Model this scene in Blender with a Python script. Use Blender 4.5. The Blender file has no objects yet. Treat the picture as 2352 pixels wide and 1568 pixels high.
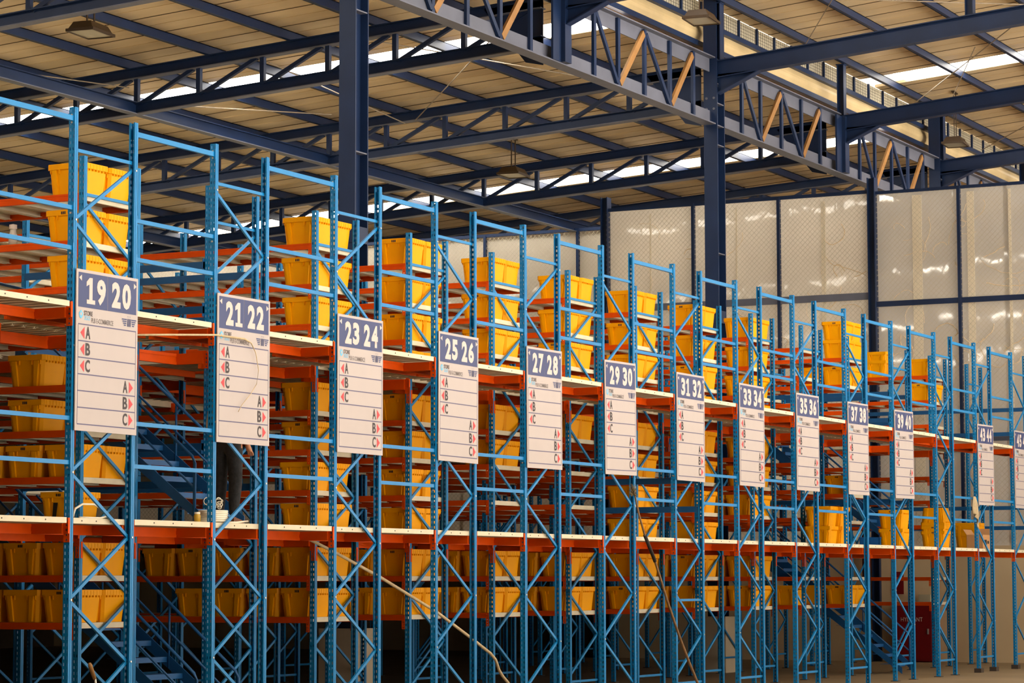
import bpy, math, random
from mathutils import Vector, Matrix
random.seed(7)
SC = bpy.context.scene
COL = SC.collection

# ------------------------------------------------------------------ camera, sky, exposure
cam = bpy.data.cameras.new('camera')
cam_o = bpy.data.objects.new('camera', cam)
COL.objects.link(cam_o)
FW = Vector((0.8869, 0.4532, 0.0898)).normalized()
RT = Vector((0.4546, -0.8907, -0.0017)); RT = (RT - FW * RT.dot(FW)).normalized()
UP = RT.cross(FW)
cam_o.matrix_world = Matrix((
    (RT.x, UP.x, -FW.x, 0.0), (RT.y, UP.y, -FW.y, 0.0), (RT.z, UP.z, -FW.z, 1.8), (0, 0, 0, 1)))
cam.sensor_width = 36.0
cam.lens = 6106.9 / 2352 * 36.0
cam.clip_end = 400
SC.camera = cam_o

world = bpy.data.worlds.new('sky')
SC.world = world
world.use_nodes = True
wn = world.node_tree.nodes
bg = wn['Background']
bg.inputs['Color'].default_value = (1.0, 0.925, 0.82, 1)
# pale hazy sky above the horizon, much brighter lower half added to light the ceiling
wl = world.node_tree.links
tcw = wn.new('ShaderNodeTexCoord'); sep = wn.new('ShaderNodeSeparateXYZ'); mr = wn.new('ShaderNodeMapRange')
wl.new(tcw.outputs['Generated'], sep.inputs[0]); wl.new(sep.outputs['Z'], mr.inputs['Value'])
mr.inputs['From Min'].default_value = -0.02; mr.inputs['From Max'].default_value = 0.02
mr.inputs['To Min'].default_value = 13.5; mr.inputs['To Max'].default_value = 1.9
wl.new(mr.outputs[0], bg.inputs['Strength'])

SC.view_settings.view_transform = 'Standard'
SC.view_settings.look = 'None'
SC.view_settings.gamma = 1
SC.view_settings.use_curve_mapping = False
SC.view_settings.exposure = 0.02
SKYLIGHT = 12.0

# ------------------------------------------------------------------ materials
def lin(c):
    return tuple(((v / 255) / 12.92 if v / 255 <= 0.04045 else ((v / 255 + 0.055) / 1.055) ** 2.4) for v in c) + (1,)

def mat(name, rgb, rough=0.5, metal=0.0, var=0.12, scale=6.0, bump=0.0, spec=0.35):
    m = bpy.data.materials.new(name)
    m.use_nodes = True
    nt = m.node_tree
    b = nt.nodes['Principled BSDF']
    b.inputs['Roughness'].default_value = rough
    b.inputs['Metallic'].default_value = metal
    b.inputs['Specular IOR Level'].default_value = spec
    c = lin(rgb)
    tc = nt.nodes.new('ShaderNodeTexCoord')
    n = nt.nodes.new('ShaderNodeTexNoise')
    n.inputs['Scale'].default_value = scale
    n.inputs['Detail'].default_value = 5
    nt.links.new(tc.outputs['Object'], n.inputs['Vector'])
    r = nt.nodes.new('ShaderNodeValToRGB')
    r.color_ramp.elements[0].position = 0.3
    r.color_ramp.elements[1].position = 0.7
    r.color_ramp.elements[0].color = tuple(v * (1 - var) for v in c[:3]) + (1,)
    r.color_ramp.elements[1].color = tuple(min(1, v * (1 + var * 0.6)) for v in c[:3]) + (1,)
    nt.links.new(n.outputs['Fac'], r.inputs['Fac'])
    nt.links.new(r.outputs['Color'], b.inputs['Base Color'])
    if bump:
        bp = nt.nodes.new('ShaderNodeBump')
        bp.inputs['Strength'].default_value = bump
        bp.inputs['Distance'].default_value = 0.02
        nt.links.new(n.outputs['Fac'], bp.inputs['Height'])
        nt.links.new(bp.outputs['Normal'], b.inputs['Normal'])
    return m

M = dict(
    rack=mat('rack_blue_paint', (6, 120, 180), 0.38, var=0.08),
    guard=mat('guard_blue_paint', (22, 82, 132), 0.45, var=0.1),
    stair=mat('stair_blue_paint', (26, 86, 140), 0.45, var=0.1),
    orange=mat('beam_orange_paint', (214, 76, 4), 0.5, var=0.08, spec=.1),
    cream=mat('deck_cream_paint', (212, 200, 172), 0.55, var=0.08),
    tote=mat('tote_yellow_plastic', (242, 164, 0), 0.42, var=0.05, scale=3, spec=.1),
    steel=mat('navy_steel_paint', (17, 36, 68), 0.45, var=0.18, scale=2.0),
    flange=mat('grey_and_lit_steel', (92, 94, 106), 0.5, var=0.15, scale=2.0),
    white=mat('sign_white_vinyl', (180, 168, 163), 0.45, var=0.02),
    navy=mat('sign_navy_print', (54, 64, 108), 0.45, var=0.02),
    digit=mat('sign_pale_print', (198, 186, 178), 0.5, var=0.01),
    red=mat('sign_red_print', (242, 62, 66), 0.5, var=0.01),
    ink=mat('sign_dark_print', (54, 44, 46), 0.5, var=0.01),
    line=mat('sign_rule_print', (84, 80, 112), 0.5, var=0.01),
    sky=mat('sign_sky_print', (96, 182, 220), 0.5, var=0.01),
    grey=mat('sign_grey_print', (112, 102, 100), 0.5, var=0.01),
    bolt=mat('zinc_bolt', (205, 200, 190), 0.35, 0.6, var=0.05),
    foot=mat('foot_plate_steel', (62, 52, 46), 0.6),
    concrete=mat('concrete', (172, 152, 124), 0.85, var=0.12, scale=1.2, bump=0.1),
    pedestal=mat('painted_pedestal', (205, 186, 156), 0.8, var=0.08, scale=2),
    warm_brown=mat('lit_brace_and_wood', (146, 104, 56), 0.6, var=0.2, scale=4),
    flash=mat('cream_flashing', (196, 172, 128), 0.42, var=0.15, scale=1.5),
    gutter=mat('brown_gutter_ledge', (186, 146, 92), 0.6, var=0.25, scale=5),
    lamp=mat('lamp_brown_housing', (56, 40, 22), 0.5, var=0.1),
    lens=mat('lamp_glass', (176, 166, 140), 0.25, var=0.03),
    hyd=mat('hydrant_red_paint', (112, 14, 18), 0.4, var=0.08),
    pale=mat('pale_lettering', (205, 190, 180), 0.6, var=0.02),
    rope=mat('pale_rope', (198, 176, 138), 0.75, var=0.15, scale=20),
    cord=mat('white_cord', (232, 222, 200), 0.6, var=0.05),
    bamboo=mat('bamboo_pole', (128, 96, 62), 0.55, var=0.3, scale=9),
    grip=mat('dark_grip', (40, 34, 30), 0.7),
    bristle=mat('duster_bristle', (120, 104, 70), 0.9, var=0.4, scale=40, bump=0.5),
    card=mat('cardboard', (186, 138, 92), 0.8, var=0.08),
    towel=mat('beige_towel', (176, 156, 122), 0.95, var=0.1, scale=15, bump=0.3),
    denim=mat('dark_denim', (40, 40, 42), 0.9, var=0.35, scale=22, bump=0.4),
    shirt=mat('cream_shirt', (206, 190, 168), 0.9, var=0.1),
    skin=mat('skin', (178, 122, 88), 0.55, var=0.06),
    hair=mat('black_hair', (24, 20, 18), 0.7),
    shoe=mat('brown_shoe', (112, 66, 40), 0.6),
    tapeb=mat('black_tape', (30, 24, 20), 0.5),
    bluebin=mat('blue_plastic', (22, 96, 168), 0.4),
    cage=mat('fence_wire', (186, 176, 152), 0.5, 0.3, var=0.05),
    pipe=mat('dark_red_pipe', (110, 30, 24), 0.5),
    clear=mat('clear_bottle', (196, 188, 176), 0.2, var=0.1),
    rod=mat('brace_rod', (150, 135, 115), 0.45, 0.3, var=0.1),
)
# ceiling sheet: warm off-white metal with dusty streaks that run down the slope
def ceiling_mat():
    m = mat('ceiling_sheet', (196, 172, 130), 0.36, metal=0.1, var=0.1, scale=1.0)
    nt = m.node_tree
    mp = nt.nodes.new('ShaderNodeMapping')
    mp.inputs['Scale'].default_value = (1.6, 0.22, 1)
    tc = [n for n in nt.nodes if n.type == 'TEX_COORD'][0]
    nz = [n for n in nt.nodes if n.type == 'TEX_NOISE'][0]
    nt.links.new(tc.outputs['Object'], mp.inputs['Vector'])
    nt.links.new(mp.outputs['Vector'], nz.inputs['Vector'])
    rp = [n for n in nt.nodes if n.type == 'VALTORGB'][0]
    rp.color_ramp.elements[0].color = lin((196, 170, 128))
    rp.color_ramp.elements[1].color = lin((226, 201, 157))
    return m
M['ceiling'] = ceiling_mat()

def emis(name, rgb, s):
    m = bpy.data.materials.new(name); m.use_nodes = True
    nt = m.node_tree
    e = nt.nodes.new('ShaderNodeEmission')
    e.inputs['Color'].default_value = rgb + (1,)
    e.inputs['Strength'].default_value = s
    nt.links.new(e.outputs[0], nt.nodes['Material Output'].inputs['Surface'])
    return m
M['skylight'] = emis('skylight_panel', (1.0, 0.94, 0.84), SKYLIGHT)

def film_mat(name, rgb, trans, gloss):
    m = bpy.data.materials.new(name); m.use_nodes = True
    nt = m.node_tree; L = nt.links
    for n in list(nt.nodes):
        if n.type != 'OUTPUT_MATERIAL': nt.nodes.remove(n)
    out = nt.nodes['Material Output']
    d = nt.nodes.new('ShaderNodeBsdfDiffuse'); t = nt.nodes.new('ShaderNodeBsdfTranslucent'); g = nt.nodes.new('ShaderNodeBsdfGlossy')
    tc = nt.nodes.new('ShaderNodeTexCoord')
    n = nt.nodes.new('ShaderNodeTexNoise'); n.inputs['Scale'].default_value = 0.5; n.inputs['Detail'].default_value = 4
    L.new(tc.outputs['Object'], n.inputs['Vector'])
    r = nt.nodes.new('ShaderNodeValToRGB')
    c = lin(rgb)
    r.color_ramp.elements[0].position = 0.35; r.color_ramp.elements[1].position = 0.65
    r.color_ramp.elements[0].color = tuple(v * 0.82 for v in c[:3]) + (1,)
    r.color_ramp.elements[1].color = c
    L.new(n.outputs['Fac'], r.inputs['Fac'])
    L.new(r.outputs[0], d.inputs['Color']); L.new(r.outputs[0], t.inputs['Color'])
    g.inputs['Roughness'].default_value = 0.03
    g.inputs['Color'].default_value = (0.9, 0.88, 0.84, 1)
    bp = nt.nodes.new('ShaderNodeBump'); bp.inputs['Strength'].default_value = 0.012; bp.inputs['Distance'].default_value = 0.05
    n2 = nt.nodes.new('ShaderNodeTexNoise'); n2.inputs['Scale'].default_value = 1.6
    L.new(tc.outputs['Object'], n2.inputs['Vector']); L.new(n2.outputs['Fac'], bp.inputs['Height']); L.new(bp.outputs[0], g.inputs['Normal'])
    m1 = nt.nodes.new('ShaderNodeMixShader'); m1.inputs[0].default_value = trans
    L.new(d.outputs[0], m1.inputs[1]); L.new(t.outputs[0], m1.inputs[2])
    m2 = nt.nodes.new('ShaderNodeMixShader'); m2.inputs[0].default_value = gloss
    L.new(m1.outputs[0], m2.inputs[1]); L.new(g.outputs[0], m2.inputs[2])
    L.new(m2.outputs[0], out.inputs['Surface'])
    return m
M['film'] = film_mat('plastic_film', (232, 222, 206), 0.42, 0.05)
M['film_gloss'] = film_mat('glossy_plastic_film', (212, 206, 196), 0.40, 0.16)
M['screen'] = film_mat('translucent_screen', (206, 200, 184), 0.7, 0.03)
M['crease'] = mat('film_crease', (236, 214, 178), 0.4, var=0.05)
M['seam'] = mat('film_tape_seam', (226, 214, 190), 0.6, var=0.04)

# ------------------------------------------------------------------ mesh builder
class MB:
    def __init__(s): s.v = []; s.f = []; s.m = []; s.k = 0
    def quad(s, a, b, c, d):
        i = len(s.v); s.v += [tuple(a), tuple(b), tuple(c), tuple(d)]; s.f.append((i, i + 1, i + 2, i + 3)); s.m.append(s.k)
    def poly(s, pts):
        i = len(s.v); s.v += [tuple(p) for p in pts]; s.f.append(tuple(range(i, i + len(pts)))); s.m.append(s.k)
    def hexa(s, p):
        i = len(s.v); s.v += [tuple(q) for q in p]
        for f in ((3, 2, 1, 0), (4, 5, 6, 7), (0, 1, 5, 4), (1, 2, 6, 5), (2, 3, 7, 6), (3, 0, 4, 7)):
            s.f.append(tuple(i + j for j in f)); s.m.append(s.k)
    def box(s, x0, x1, y0, y1, z0, z1):
        s.hexa([(x0, y0, z0), (x1, y0, z0), (x1, y1, z0), (x0, y1, z0), (x0, y0, z1), (x1, y0, z1), (x1, y1, z1), (x0, y1, z1)])
    def bar(s, p, q, w, d, n=(0, 1, 0)):
        p = Vector(p); q = Vector(q); a = (q - p).normalized(); n = Vector(n)
        n = (n - a * n.dot(a)).normalized(); t = a.cross(n)
        t = t * (w / 2); n = n * (d / 2)
        s.hexa([p - t - n, p + t - n, p + t + n, p - t + n, q - t - n, q + t - n, q + t + n, q - t + n])
    def ibeam(s, p, q, h, b, tw=0.012, tf=0.02, up=(0, 0, 1), k2=None):
        p = Vector(p); q = Vector(q); a = (q - p).normalized(); up = Vector(up); up = (up - a * up.dot(a)).normalized()
        o = up * (h / 2 - tf / 2)
        s.bar(p, q, tw, h - 2 * tf + 0.002, up)
        s.bar(p + o, q + o, b, tf, up)
        if k2 is not None: kk = s.k; s.k = k2
        s.bar(p - o, q - o, b, tf, up)
        if k2 is not None: s.k = kk
    def tube(s, pts, r, n=8, cap=True):
        pts = [Vector(p) for p in pts]; rings = []
        rr = r if isinstance(r, (list, tuple)) else [r] * len(pts)
        up = Vector((0, 0, 1))
        for i, p in enumerate(pts):
            a = (pts[min(i + 1, len(pts) - 1)] - pts[max(i - 1, 0)]).normalized()
            u = a.cross(up)
            if u.length < 0.05: u = a.cross(Vector((1, 0, 0)))
            u.normalize(); w = a.cross(u)
            i0 = len(s.v)
            for j in range(n):
                t = 2 * math.pi * j / n
                s.v.append(tuple(p + u * math.cos(t) * rr[i] + w * math.sin(t) * rr[i]))
            rings.append(i0)
        for a, b in zip(rings, rings[1:]):
            for j in range(n):
                s.f.append((a + j, a + (j + 1) % n, b + (j + 1) % n, b + j)); s.m.append(s.k)
        if cap:
            s.f.append(tuple(rings[0] + j for j in reversed(range(n)))); s.m.append(s.k)
            s.f.append(tuple(rings[-1] + j for j in range(n))); s.m.append(s.k)
    def lathe(s, prof, n=16, cx=0, cy=0):
        i0 = len(s.v)
        for r, z in prof:
            for j in range(n):
                t = 2 * math.pi * j / n
                s.v.append((cx + r * math.cos(t), cy + r * math.sin(t), z))
        for i in range(len(prof) - 1):
            for j in range(n):
                a = i0 + i * n
                s.f.append((a + j, a + (j + 1) % n, a + n + (j + 1) % n, a + n + j)); s.m.append(s.k)
    def mesh(s, name, mats, smooth=False):
        me = bpy.data.meshes.new(name)
        me.from_pydata(s.v, [], s.f); 
        for m in (mats if isinstance(mats, (list, tuple)) else [mats]): me.materials.append(m)
        if any(s.m): me.polygons.foreach_set('material_index', s.m)
        if smooth: me.polygons.foreach_set('use_smooth', [True] * len(s.f))
        me.update()
        return me

def mb(fn, name, mats, smooth=False):
    b = MB(); fn(b); return b.mesh(name, mats, smooth)

def obj(name, me, parent=None, loc=(0, 0, 0), label=None, cat=None, group=None, kind=None, rz=0.0):
    o = bpy.data.objects.new(name, me); COL.objects.link(o)
    o.location = loc
    if rz: o.rotation_euler = (0, 0, rz)
    if parent is not None: o.parent = parent
    if label: o['label'] = label
    if cat: o['category'] = cat
    if group: o['group'] = group
    if kind: o['kind'] = kind
    return o
def thing(name, label, cat, loc=(0, 0, 0), group=None, rz=0.0):
    return obj(name, None, None, loc, label, cat, group, None, rz)
def struct(name, me, loc=(0, 0, 0), label=None):
    return obj(name, me, None, loc, label, None, None, 'structure')

def text_mesh(txt, w, h, m, bold=0.0, name='lettering'):
    cu = bpy.data.curves.new(name, 'FONT'); cu.body = txt; cu.offset = bold; cu.fill_mode = 'FRONT'; cu.resolution_u = 3
    o = bpy.data.objects.new('tmp_text', cu); COL.objects.link(o)
    dg = bpy.context.evaluated_depsgraph_get(); dg.update()
    me = bpy.data.meshes.new_from_object(o.evaluated_get(dg))
    bpy.data.objects.remove(o); bpy.data.curves.remove(cu)
    xs = [v.co.x for v in me.vertices]; ys = [v.co.y for v in me.vertices]
    x0, x1, y0, y1 = min(xs), max(xs), min(ys), max(ys)
    for v in me.vertices:
        v.co = ((v.co.x - x0) / (x1 - x0) * w, 0, (v.co.y - y0) / (y1 - y0) * h)
    me.materials.clear(); me.materials.append(m); me.name = name
    return me

# ------------------------------------------------------------------ layout constants
XN = [21.26, 23.78, 26.29, 28.715, 31.15, 33.575, 36.07, 38.51, 40.99, 43.465, 45.935, 48.415, 50.95, 53.47]
XALL = {i: x for i, x in enumerate(XN)}
XALL[-1] = 18.76; XALL[14] = 56.0
Y0, YR = 15.73, 17.46            # front row of frames, head of the racks
W = 1.08                         # frame width over the posts
BAY = 2.7
PW, PD = 0.072, 0.058            # post web / flange
LV = {1: 1.357, 2: 1.874, 3: 2.43, 4: 2.953, 5: 3.464, 6: 3.964, 7: 4.556, 8: 5.056, 9: 5.566, 10: 6.085}
WALK = {'lower': 2.428, 'upper': 4.556}
def SN(n):
    if n == 11: return 'unsigned frame right of 39|40'
    if n == -1: return 'frame left of 19|20'
    if n == 14: return 'frame right of 45|46'
    return '%d|%d frame' % (19 + 2 * n, 20 + 2 * n)
def SP(n):
    return {11: 'unsigned', -1: '17|18', 14: '47|48'}.get(n, '%d|%d' % (19 + 2 * n, 20 + 2 * n))

# ------------------------------------------------------------------ building shell
X0B, X1B, YB0, YB1 = -14.0, 82.0, -14.0, 46.0
struct('floor', mb(lambda b: b.box(X0B, X1B, YB0, YB1, -0.2, 0.0), 'floor', mat('floor_concrete', (132, 112, 82), 0.55, var=0.2, scale=0.6)), label='dusty brown concrete warehouse floor')
def zl(y): return 12.45 - 0.06 * (y - 20.5)
def zr(y): return 13.65 + 0.08 * (20.5 - y)
SKX = [2.0, 16.4, 30.8, 45.25, 60.25, 74.6]
SKN = [16.4, 23.6, 30.8, 38.0, 45.25, 52.7, 60.25, 67.4, 74.6]      # more and wider strips, added out of view to light the rack fronts
def roof(b, ya, yb, z, dx=0.0, ribs=True, xs=None, hw=.55):
    edges = [X0B] + [v for c in (xs or SKX) for v in (c - hw + dx, c + hw + dx)] + [X1B]
    for i in range(0, len(edges), 2):
        xa, xb = edges[i], edges[i + 1]
        b.hexa([(xa, ya, z(ya)), (xb, ya, z(ya)), (xb, yb, z(yb)), (xa, yb, z(yb))] + [(xa, ya, z(ya) + .06), (xb, ya, z(ya) + .06), (xb, yb, z(yb) + .06), (xa, yb, z(yb) + .06)])
        if ribs:
            x = xa + 0.35; j = 0
            while x < xb:
                b.k = 1 if j % 2 == 0 else 0
                r = 0.012 if j % 2 == 0 else 0.008
                b.hexa([(x, ya, z(ya) - r), (x + r, ya, z(ya) - r), (x + r, yb, z(yb) - r), (x, yb, z(yb) - r)] + [(x, ya, z(ya)), (x + r, ya, z(ya)), (x + r, yb, z(yb)), (x, yb, z(yb))])
                b.k = 0
                x += 0.55; j += 1
mseam = mat('dark_sheet_joint', (96, 80, 58), 0.7)
struct('ceiling', mb(lambda b: roof(b, 20.95, YB1, zl), 'ceiling_low', [M['ceiling'], mseam]), label='low beige metal roof sheeting over the racks')
struct('ceiling', mb(lambda b: (roof(b, 12.0, 20.95, zr, -0.6), roof(b, YB0, 12.0, zr, -0.6, True, SKN, .65)), 'ceiling_high', [M['ceiling'], mseam]), label='higher beige metal roof sheeting nearer the camera')
wi = 1
for ya, yb, z, dx, xs, hw in ((20.95, YB1, zl, 0.0, SKX, .55), (12.0, 20.15, zr, -0.6, SKX, .55), (YB0, 12.0, zr, -0.6, SKN, .65)):
    for c in xs:
        xa, xb = c - hw + dx, c + hw + dx
        struct('window_%d' % wi, mb(lambda b: b.hexa([(xa, ya, z(ya) + .02), (xb, ya, z(ya) + .02), (xb, yb, z(yb) + .02), (xa, yb, z(yb) + .02), (xa, ya, z(ya) + .05), (xb, ya, z(ya) + .05), (xb, yb, z(yb) + .05), (xa, yb, z(yb) + .05)]), 'skylight', M['skylight']), label='bright translucent skylight strip in the roof, near ones added for light')
        wi += 1
struct('wall_back', mb(lambda b: b.box(X0B, X1B, YB1, YB1 + .2, 0, 12.5), 'wall_back', mat('brown_wall', (104, 90, 72), .85)), label='far side wall behind the racks')
struct('wall_left', mb(lambda b: b.box(X0B - .2, X0B, YB0, YB1, 0, 16.5), 'wall_left', M['concrete']), label='left end wall outside the view')

struct('wall_front', mb(lambda b: b.box(X0B, 4.0, YB0 - .2, YB0, 0, 16.5), 'wall_front', M['concrete']), label='front wall behind the camera')
struct('wall_right', mb(lambda b: b.box(X1B, X1B + .2, YB0, YB1, 0, 16.5), 'wall_right', M['concrete']), label='far end wall beyond the partition')
YC = 26.73
for nm, zz in (('lower', WALK['lower']), ('upper', WALK['upper'])):  # unseen slabs, carried on past the racks to keep skylight from underneath
    struct('floor', mb(lambda b: (b.box(19.8, 57.0, YR + 2 * BAY + .1, YB1 - .3, zz - .12, zz - .02), b.box(X0B + .1, 18.7, Y0, YB1 - .3, zz - .12, zz - .02), b.box(18.7, 22.33, YR + .1, YB1 - .3, zz - .12, zz - .02), b.box(57.0, 61.45, YC + .2, YB1 - .3, zz - .12, zz - .02)), 'floor_%s' % nm, M['cream']), label='%s mezzanine floor deep behind the racks, extended unseen to block light' % nm)
# ---- partition at the far end: concrete base, wire fence and plastic film
XW = 57.3
YC = 26.73
struct('wall_end', mb(lambda b: (b.box(XW, XW + .18, 6, YC, 0, 2.57), b.box(XW, 61.6, YC, YC + .15, 0, 2.57), b.box(61.5, 61.68, YC, YB1, 0, 2.57)), 'wall_end', mat('end_wall_panel', (196, 172, 136), 0.8, var=0.06, scale=0.7)), label='plain beige lower wall at the far end')
def film_panel(b, x, ya, yb, za, zb, ny, nz, amp):
    g = []
    for i in range(ny + 1):
        for j in range(nz + 1):
            y = ya + (yb - ya) * i / ny; z = za + (zb - za) * j / nz
            d = amp * (math.sin(i * 2.3 + j * .7) + math.sin(j * 1.9 - i * .6) * .6)
            g.append(len(b.v)); b.v.append((x + d, y, z))
    for i in range(ny):
        for j in range(nz):
            a = i * (nz + 1) + j
            b.f.append((g[a], g[a + nz + 1], g[a + nz + 2], g[a + 1])); b.m.append(0)
def wires(b, x, ya, yb, za, zb, pitch, t):
    # two families of diagonal wires clipped to the panel
    h = zb - za; c = ya - h
    while c < yb:
        for sgn in (1, -1):
            y_a, y_b = (c, c + h) if sgn > 0 else (c + h, c)
            z_a, z_b = za, zb
            p = [y_a, z_a]; q = [y_b, z_b]
            dy = q[0] - p[0]
            pts = []
            t0, t1 = 0.0, 1.0
            for bound, lo in ((ya, True), (yb, False)):
                tt = (bound - p[0]) / dy
                if (dy > 0) == lo: t0 = max(t0, tt)
                else: t1 = min(t1, tt)
            if t1 - t0 > 0.002:
                A = (x, p[0] + dy * t0, za + h * t0); B = (x, p[0] + dy * t1, za + h * t1)
                b.bar(A, B, t, t, (1, 0, 0))
        c += pitch
def fence(x, ya, yb, ztop, panels, label, group, girts, posts):
    r = thing('partition_fence', label, 'fence', (x, (ya + yb) / 2, 2.57), group)
    L = (-x, -(ya + yb) / 2, -2.57)
    obj('wire_mesh', mb(lambda b: wires(b, x - .03, ya, yb, 2.6, ztop, 0.12, 0.005), 'wire_mesh', M['cage']), r, L)
    for y in posts:
        obj('fence_post', mb(lambda b: b.box(x - .07, x + .03, y - .035, y + .035, 2.57, ztop), 'fence_post', M['steel']), r, L)
    for z, hh, mm in girts:
        obj('fence_rail', mb(lambda b: b.box(x - .05, x + .0, ya, yb, z - hh / 2, z + hh / 2), 'fence_rail', M[mm]), r, L)
    for (pa, pb, za, zb, mm) in panels:
        f = obj('plastic_sheet', mb(lambda b: film_panel(b, x + .06, pa, pb, za, zb, 14, 16, 0.002), 'plastic_sheet', M[mm], True), r, L)
    return r
fe1 = fence(XW, 20.12, YC, 10.66, [(20.15, 22.35, 2.5, 10.62, 'film'), (22.3, 24.5, 2.5, 10.62, 'film'), (24.45, YC, 2.5, 10.62, 'film')],
      'wire fence backed with beige plastic film, left of the tall black post', 'film-covered fence bays', [(8.25, .16, 'flange'), (10.64, .08, 'steel'), (5.4, .08, 'flange')], [22.32, 24.47])
fe2 = fence(XW, 6.0, 19.95, 10.62, [(16.9, 20.02, 2.5, 10.58, 'film_gloss'), (13.5, 17.0, 2.5, 10.58, 'film_gloss'), (6.0, 13.6, 2.5, 10.58, 'film_gloss')],
      'glossy grey plastic film fence reflecting skylights, right of the tall black post', 'film-covered fence bays', [(8.05, .12, 'steel'), (10.6, .07, 'steel'), (4.95, .14, 'flange')], [18.0, 15.2, 12.0, 9.0])
fe3 = fence(61.5, YC + .15, YB1 - .1, 10.86, [(YC + .2, 33.0, 2.5, 10.8, 'film'), (32.9, 39.0, 2.5, 10.8, 'film'), (38.9, YB1 - .15, 2.5, 10.8, 'film')],
      'set-back fence bay with pale plastic film, behind the first tall column', 'film-covered fence bays', [(8.3, .14, 'flange'), (10.84, .08, 'steel')], [29.5, 32.2, 35.0, 38.0, 41.0])
obj('partition_fence', mb(lambda b: (b.box(XW + .1, 61.5, YC + .05, YC + .08, 2.57, 10.7),), 'return_panel', M['film']), None, (0, 0, 0), 'short return of plastic film joining the two fence lines', 'fence', 'film-covered fence bays')
for y, x, h, lab in ((20.04, XW, 10.95, 'tall black steel post between the matt and glossy film bays'), (YC + .02, XW, 10.95, 'tall black steel post at the inner corner of the film fence')):
    obj('partition_post', mb(lambda b: (b.box(-.12, .12, -.09, -.07, 0, h), b.box(-.12, .12, .07, .09, 0, h), b.box(-.01, .01, -.07, .07, 0, h)), 'partition_post', M['steel']), None, (x, y, 0.0), lab, 'post')
# creases and tape lines on the film
def squiggle(y, z, L, a, n=14):
    p = []; t = a; cy, cz = y, z
    k = random.uniform(-.35, .35)
    for i in range(n):
        p.append((XW + .035, cy, cz)); cy += math.cos(t) * L / n; cz += math.sin(t) * L / n; t += k + random.uniform(-.35, .35)
    return p
def creases(b, ya, yb, n):
    for i in range(n):
        p = squiggle(random.uniform(ya, yb), random.uniform(5.6, 10.0), random.uniform(.35, 1.5), random.uniform(0, 6.3))
        p = [q for q in p if ya - .1 < q[1] < yb + .1 and 2.7 < q[2] < 10.5]
        if len(p) > 3: b.tube([(q[0], q[1], q[2]) for q in p], random.uniform(.004, .011), 4)
obj('film_creases', mb(lambda b: creases(b, 20.3, 26.5, 34), 'film_creases', M['crease']), fe1, (-XW, -(20.12 + YC) / 2, -2.57))['kind'] = 'stuff'
obj('film_creases', mb(lambda b: creases(b, 15.0, 19.7, 46), 'film_creases', M['crease']), fe2, (-XW, -(6.0 + 19.95) / 2, -2.57))['kind'] = 'stuff'
for y, w, f, o in ((21.25, .10, fe1, (20.12 + YC) / 2), (23.4, .03, fe1, (20.12 + YC) / 2), (25.6, .03, fe1, (20.12 + YC) / 2), (19.0, .22, fe2, 12.975), (17.75, .16, fe2, 12.975), (16.85, .06, fe2, 12.975)):
    obj('film_seam', mb(lambda b: b.box(XW + .03, XW + .045, y - w / 2, y + w / 2, 2.6, 10.5), 'film_seam', M['seam']), f, (-XW, -o, -2.57))

# ------------------------------------------------------------------ roof steel
TX = {'34': 34.8, '42': 41.95, '49': 49.15, '56': 56.4, '63': 63.65}
TRX = [20.4, 27.6, 34.8, 41.95, 49.15, 56.4, 63.65, 70.85, 78.0, 85.2, 92.4]
def zlow(y): return 11.31 - 0.056 * (y - 20.5)
def ztop(y): return 12.22 - 0.058 * (y - 20.5)
def truss(x, lab):
    r = thing('roof_truss', lab, 'roof truss', (x, 20.8, 0), 'lattice roof trusses')
    L = (0, -20.8, 0)
    ya, yb = 20.8, 45.6
    def chord(z, h):
        b = MB(); b.k = 0
        b.bar((-.0, ya, z(ya)), (0, yb, z(yb)), .02, h, (0, 0, 1))
        b.bar((0, ya, z(ya) + h / 2), (0, yb, z(yb) + h / 2), .2, .018, (0, 0, 1))
        b.k = 1
        b.bar((0, ya, z(ya) - h / 2), (0, yb, z(yb) - h / 2), .2, .018, (0, 0, 1))
        return b.mesh('chord', [M['steel'], M['flange']])
    # bars are drawn as h = depth of the web plate
    obj('top_chord', chord(lambda y: ztop(y) - .1, .2), r, L)
    obj('bottom_chord', chord(lambda y: zlow(y) + .1, .2), r, L)
    obj('end_gusset', mb(lambda b: b.hexa([(-.01, 20.8, 10.97), (.01, 20.8, 10.97), (.01, 21.15, 11.05), (-.01, 21.15, 11.05), (-.01, 20.8, 12.15), (.01, 20.8, 12.15), (.01, 22.0, 12.1), (-.01, 22.0, 12.1)]), 'end_gusset', M['steel']), r, L)
    y = 22.4; ys = []
    while y < 45: ys.append(y); y += 1.435
    for i, y in enumerate(ys):
        obj('vertical', mb(lambda b: b.bar((0, y, zlow(y) + .18), (0, y, ztop(y) - .18), .09, .09, (1, 0, 0)), 'vertical', M['steel']), r, L)
        y2 = y - 1.30
        obj('diagonal', mb(lambda b: b.bar((0, y - .1, zlow(y) + .2), (0, max(y2, 20.9), ztop(y2) - .2), .075, .075, (1, 0, 0)), 'diagonal', M['steel']), r, L)
ORD = ['first', 'second', 'third', 'fourth', 'fifth', 'sixth', 'seventh', 'eighth', 'ninth', 'tenth', 'eleventh', 'twelfth', 'thirteenth', 'fourteenth', 'fifteenth', 'sixteenth']
TLAB = {34.8: 'dark lattice roof truss meeting the nearer tall column at the top left', 41.95: 'dark lattice roof truss crossing the left skylight, one bay beyond the nearer column', 49.15: 'lattice roof truss ending at the farther tall column', 56.4: 'lattice roof truss crossing the long skylight just above the film fence', 63.65: 'farthest visible lattice truss, just above the film fence top'}
for x in TRX:
    if 30 < x < 66: truss(x, TLAB[x])
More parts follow.
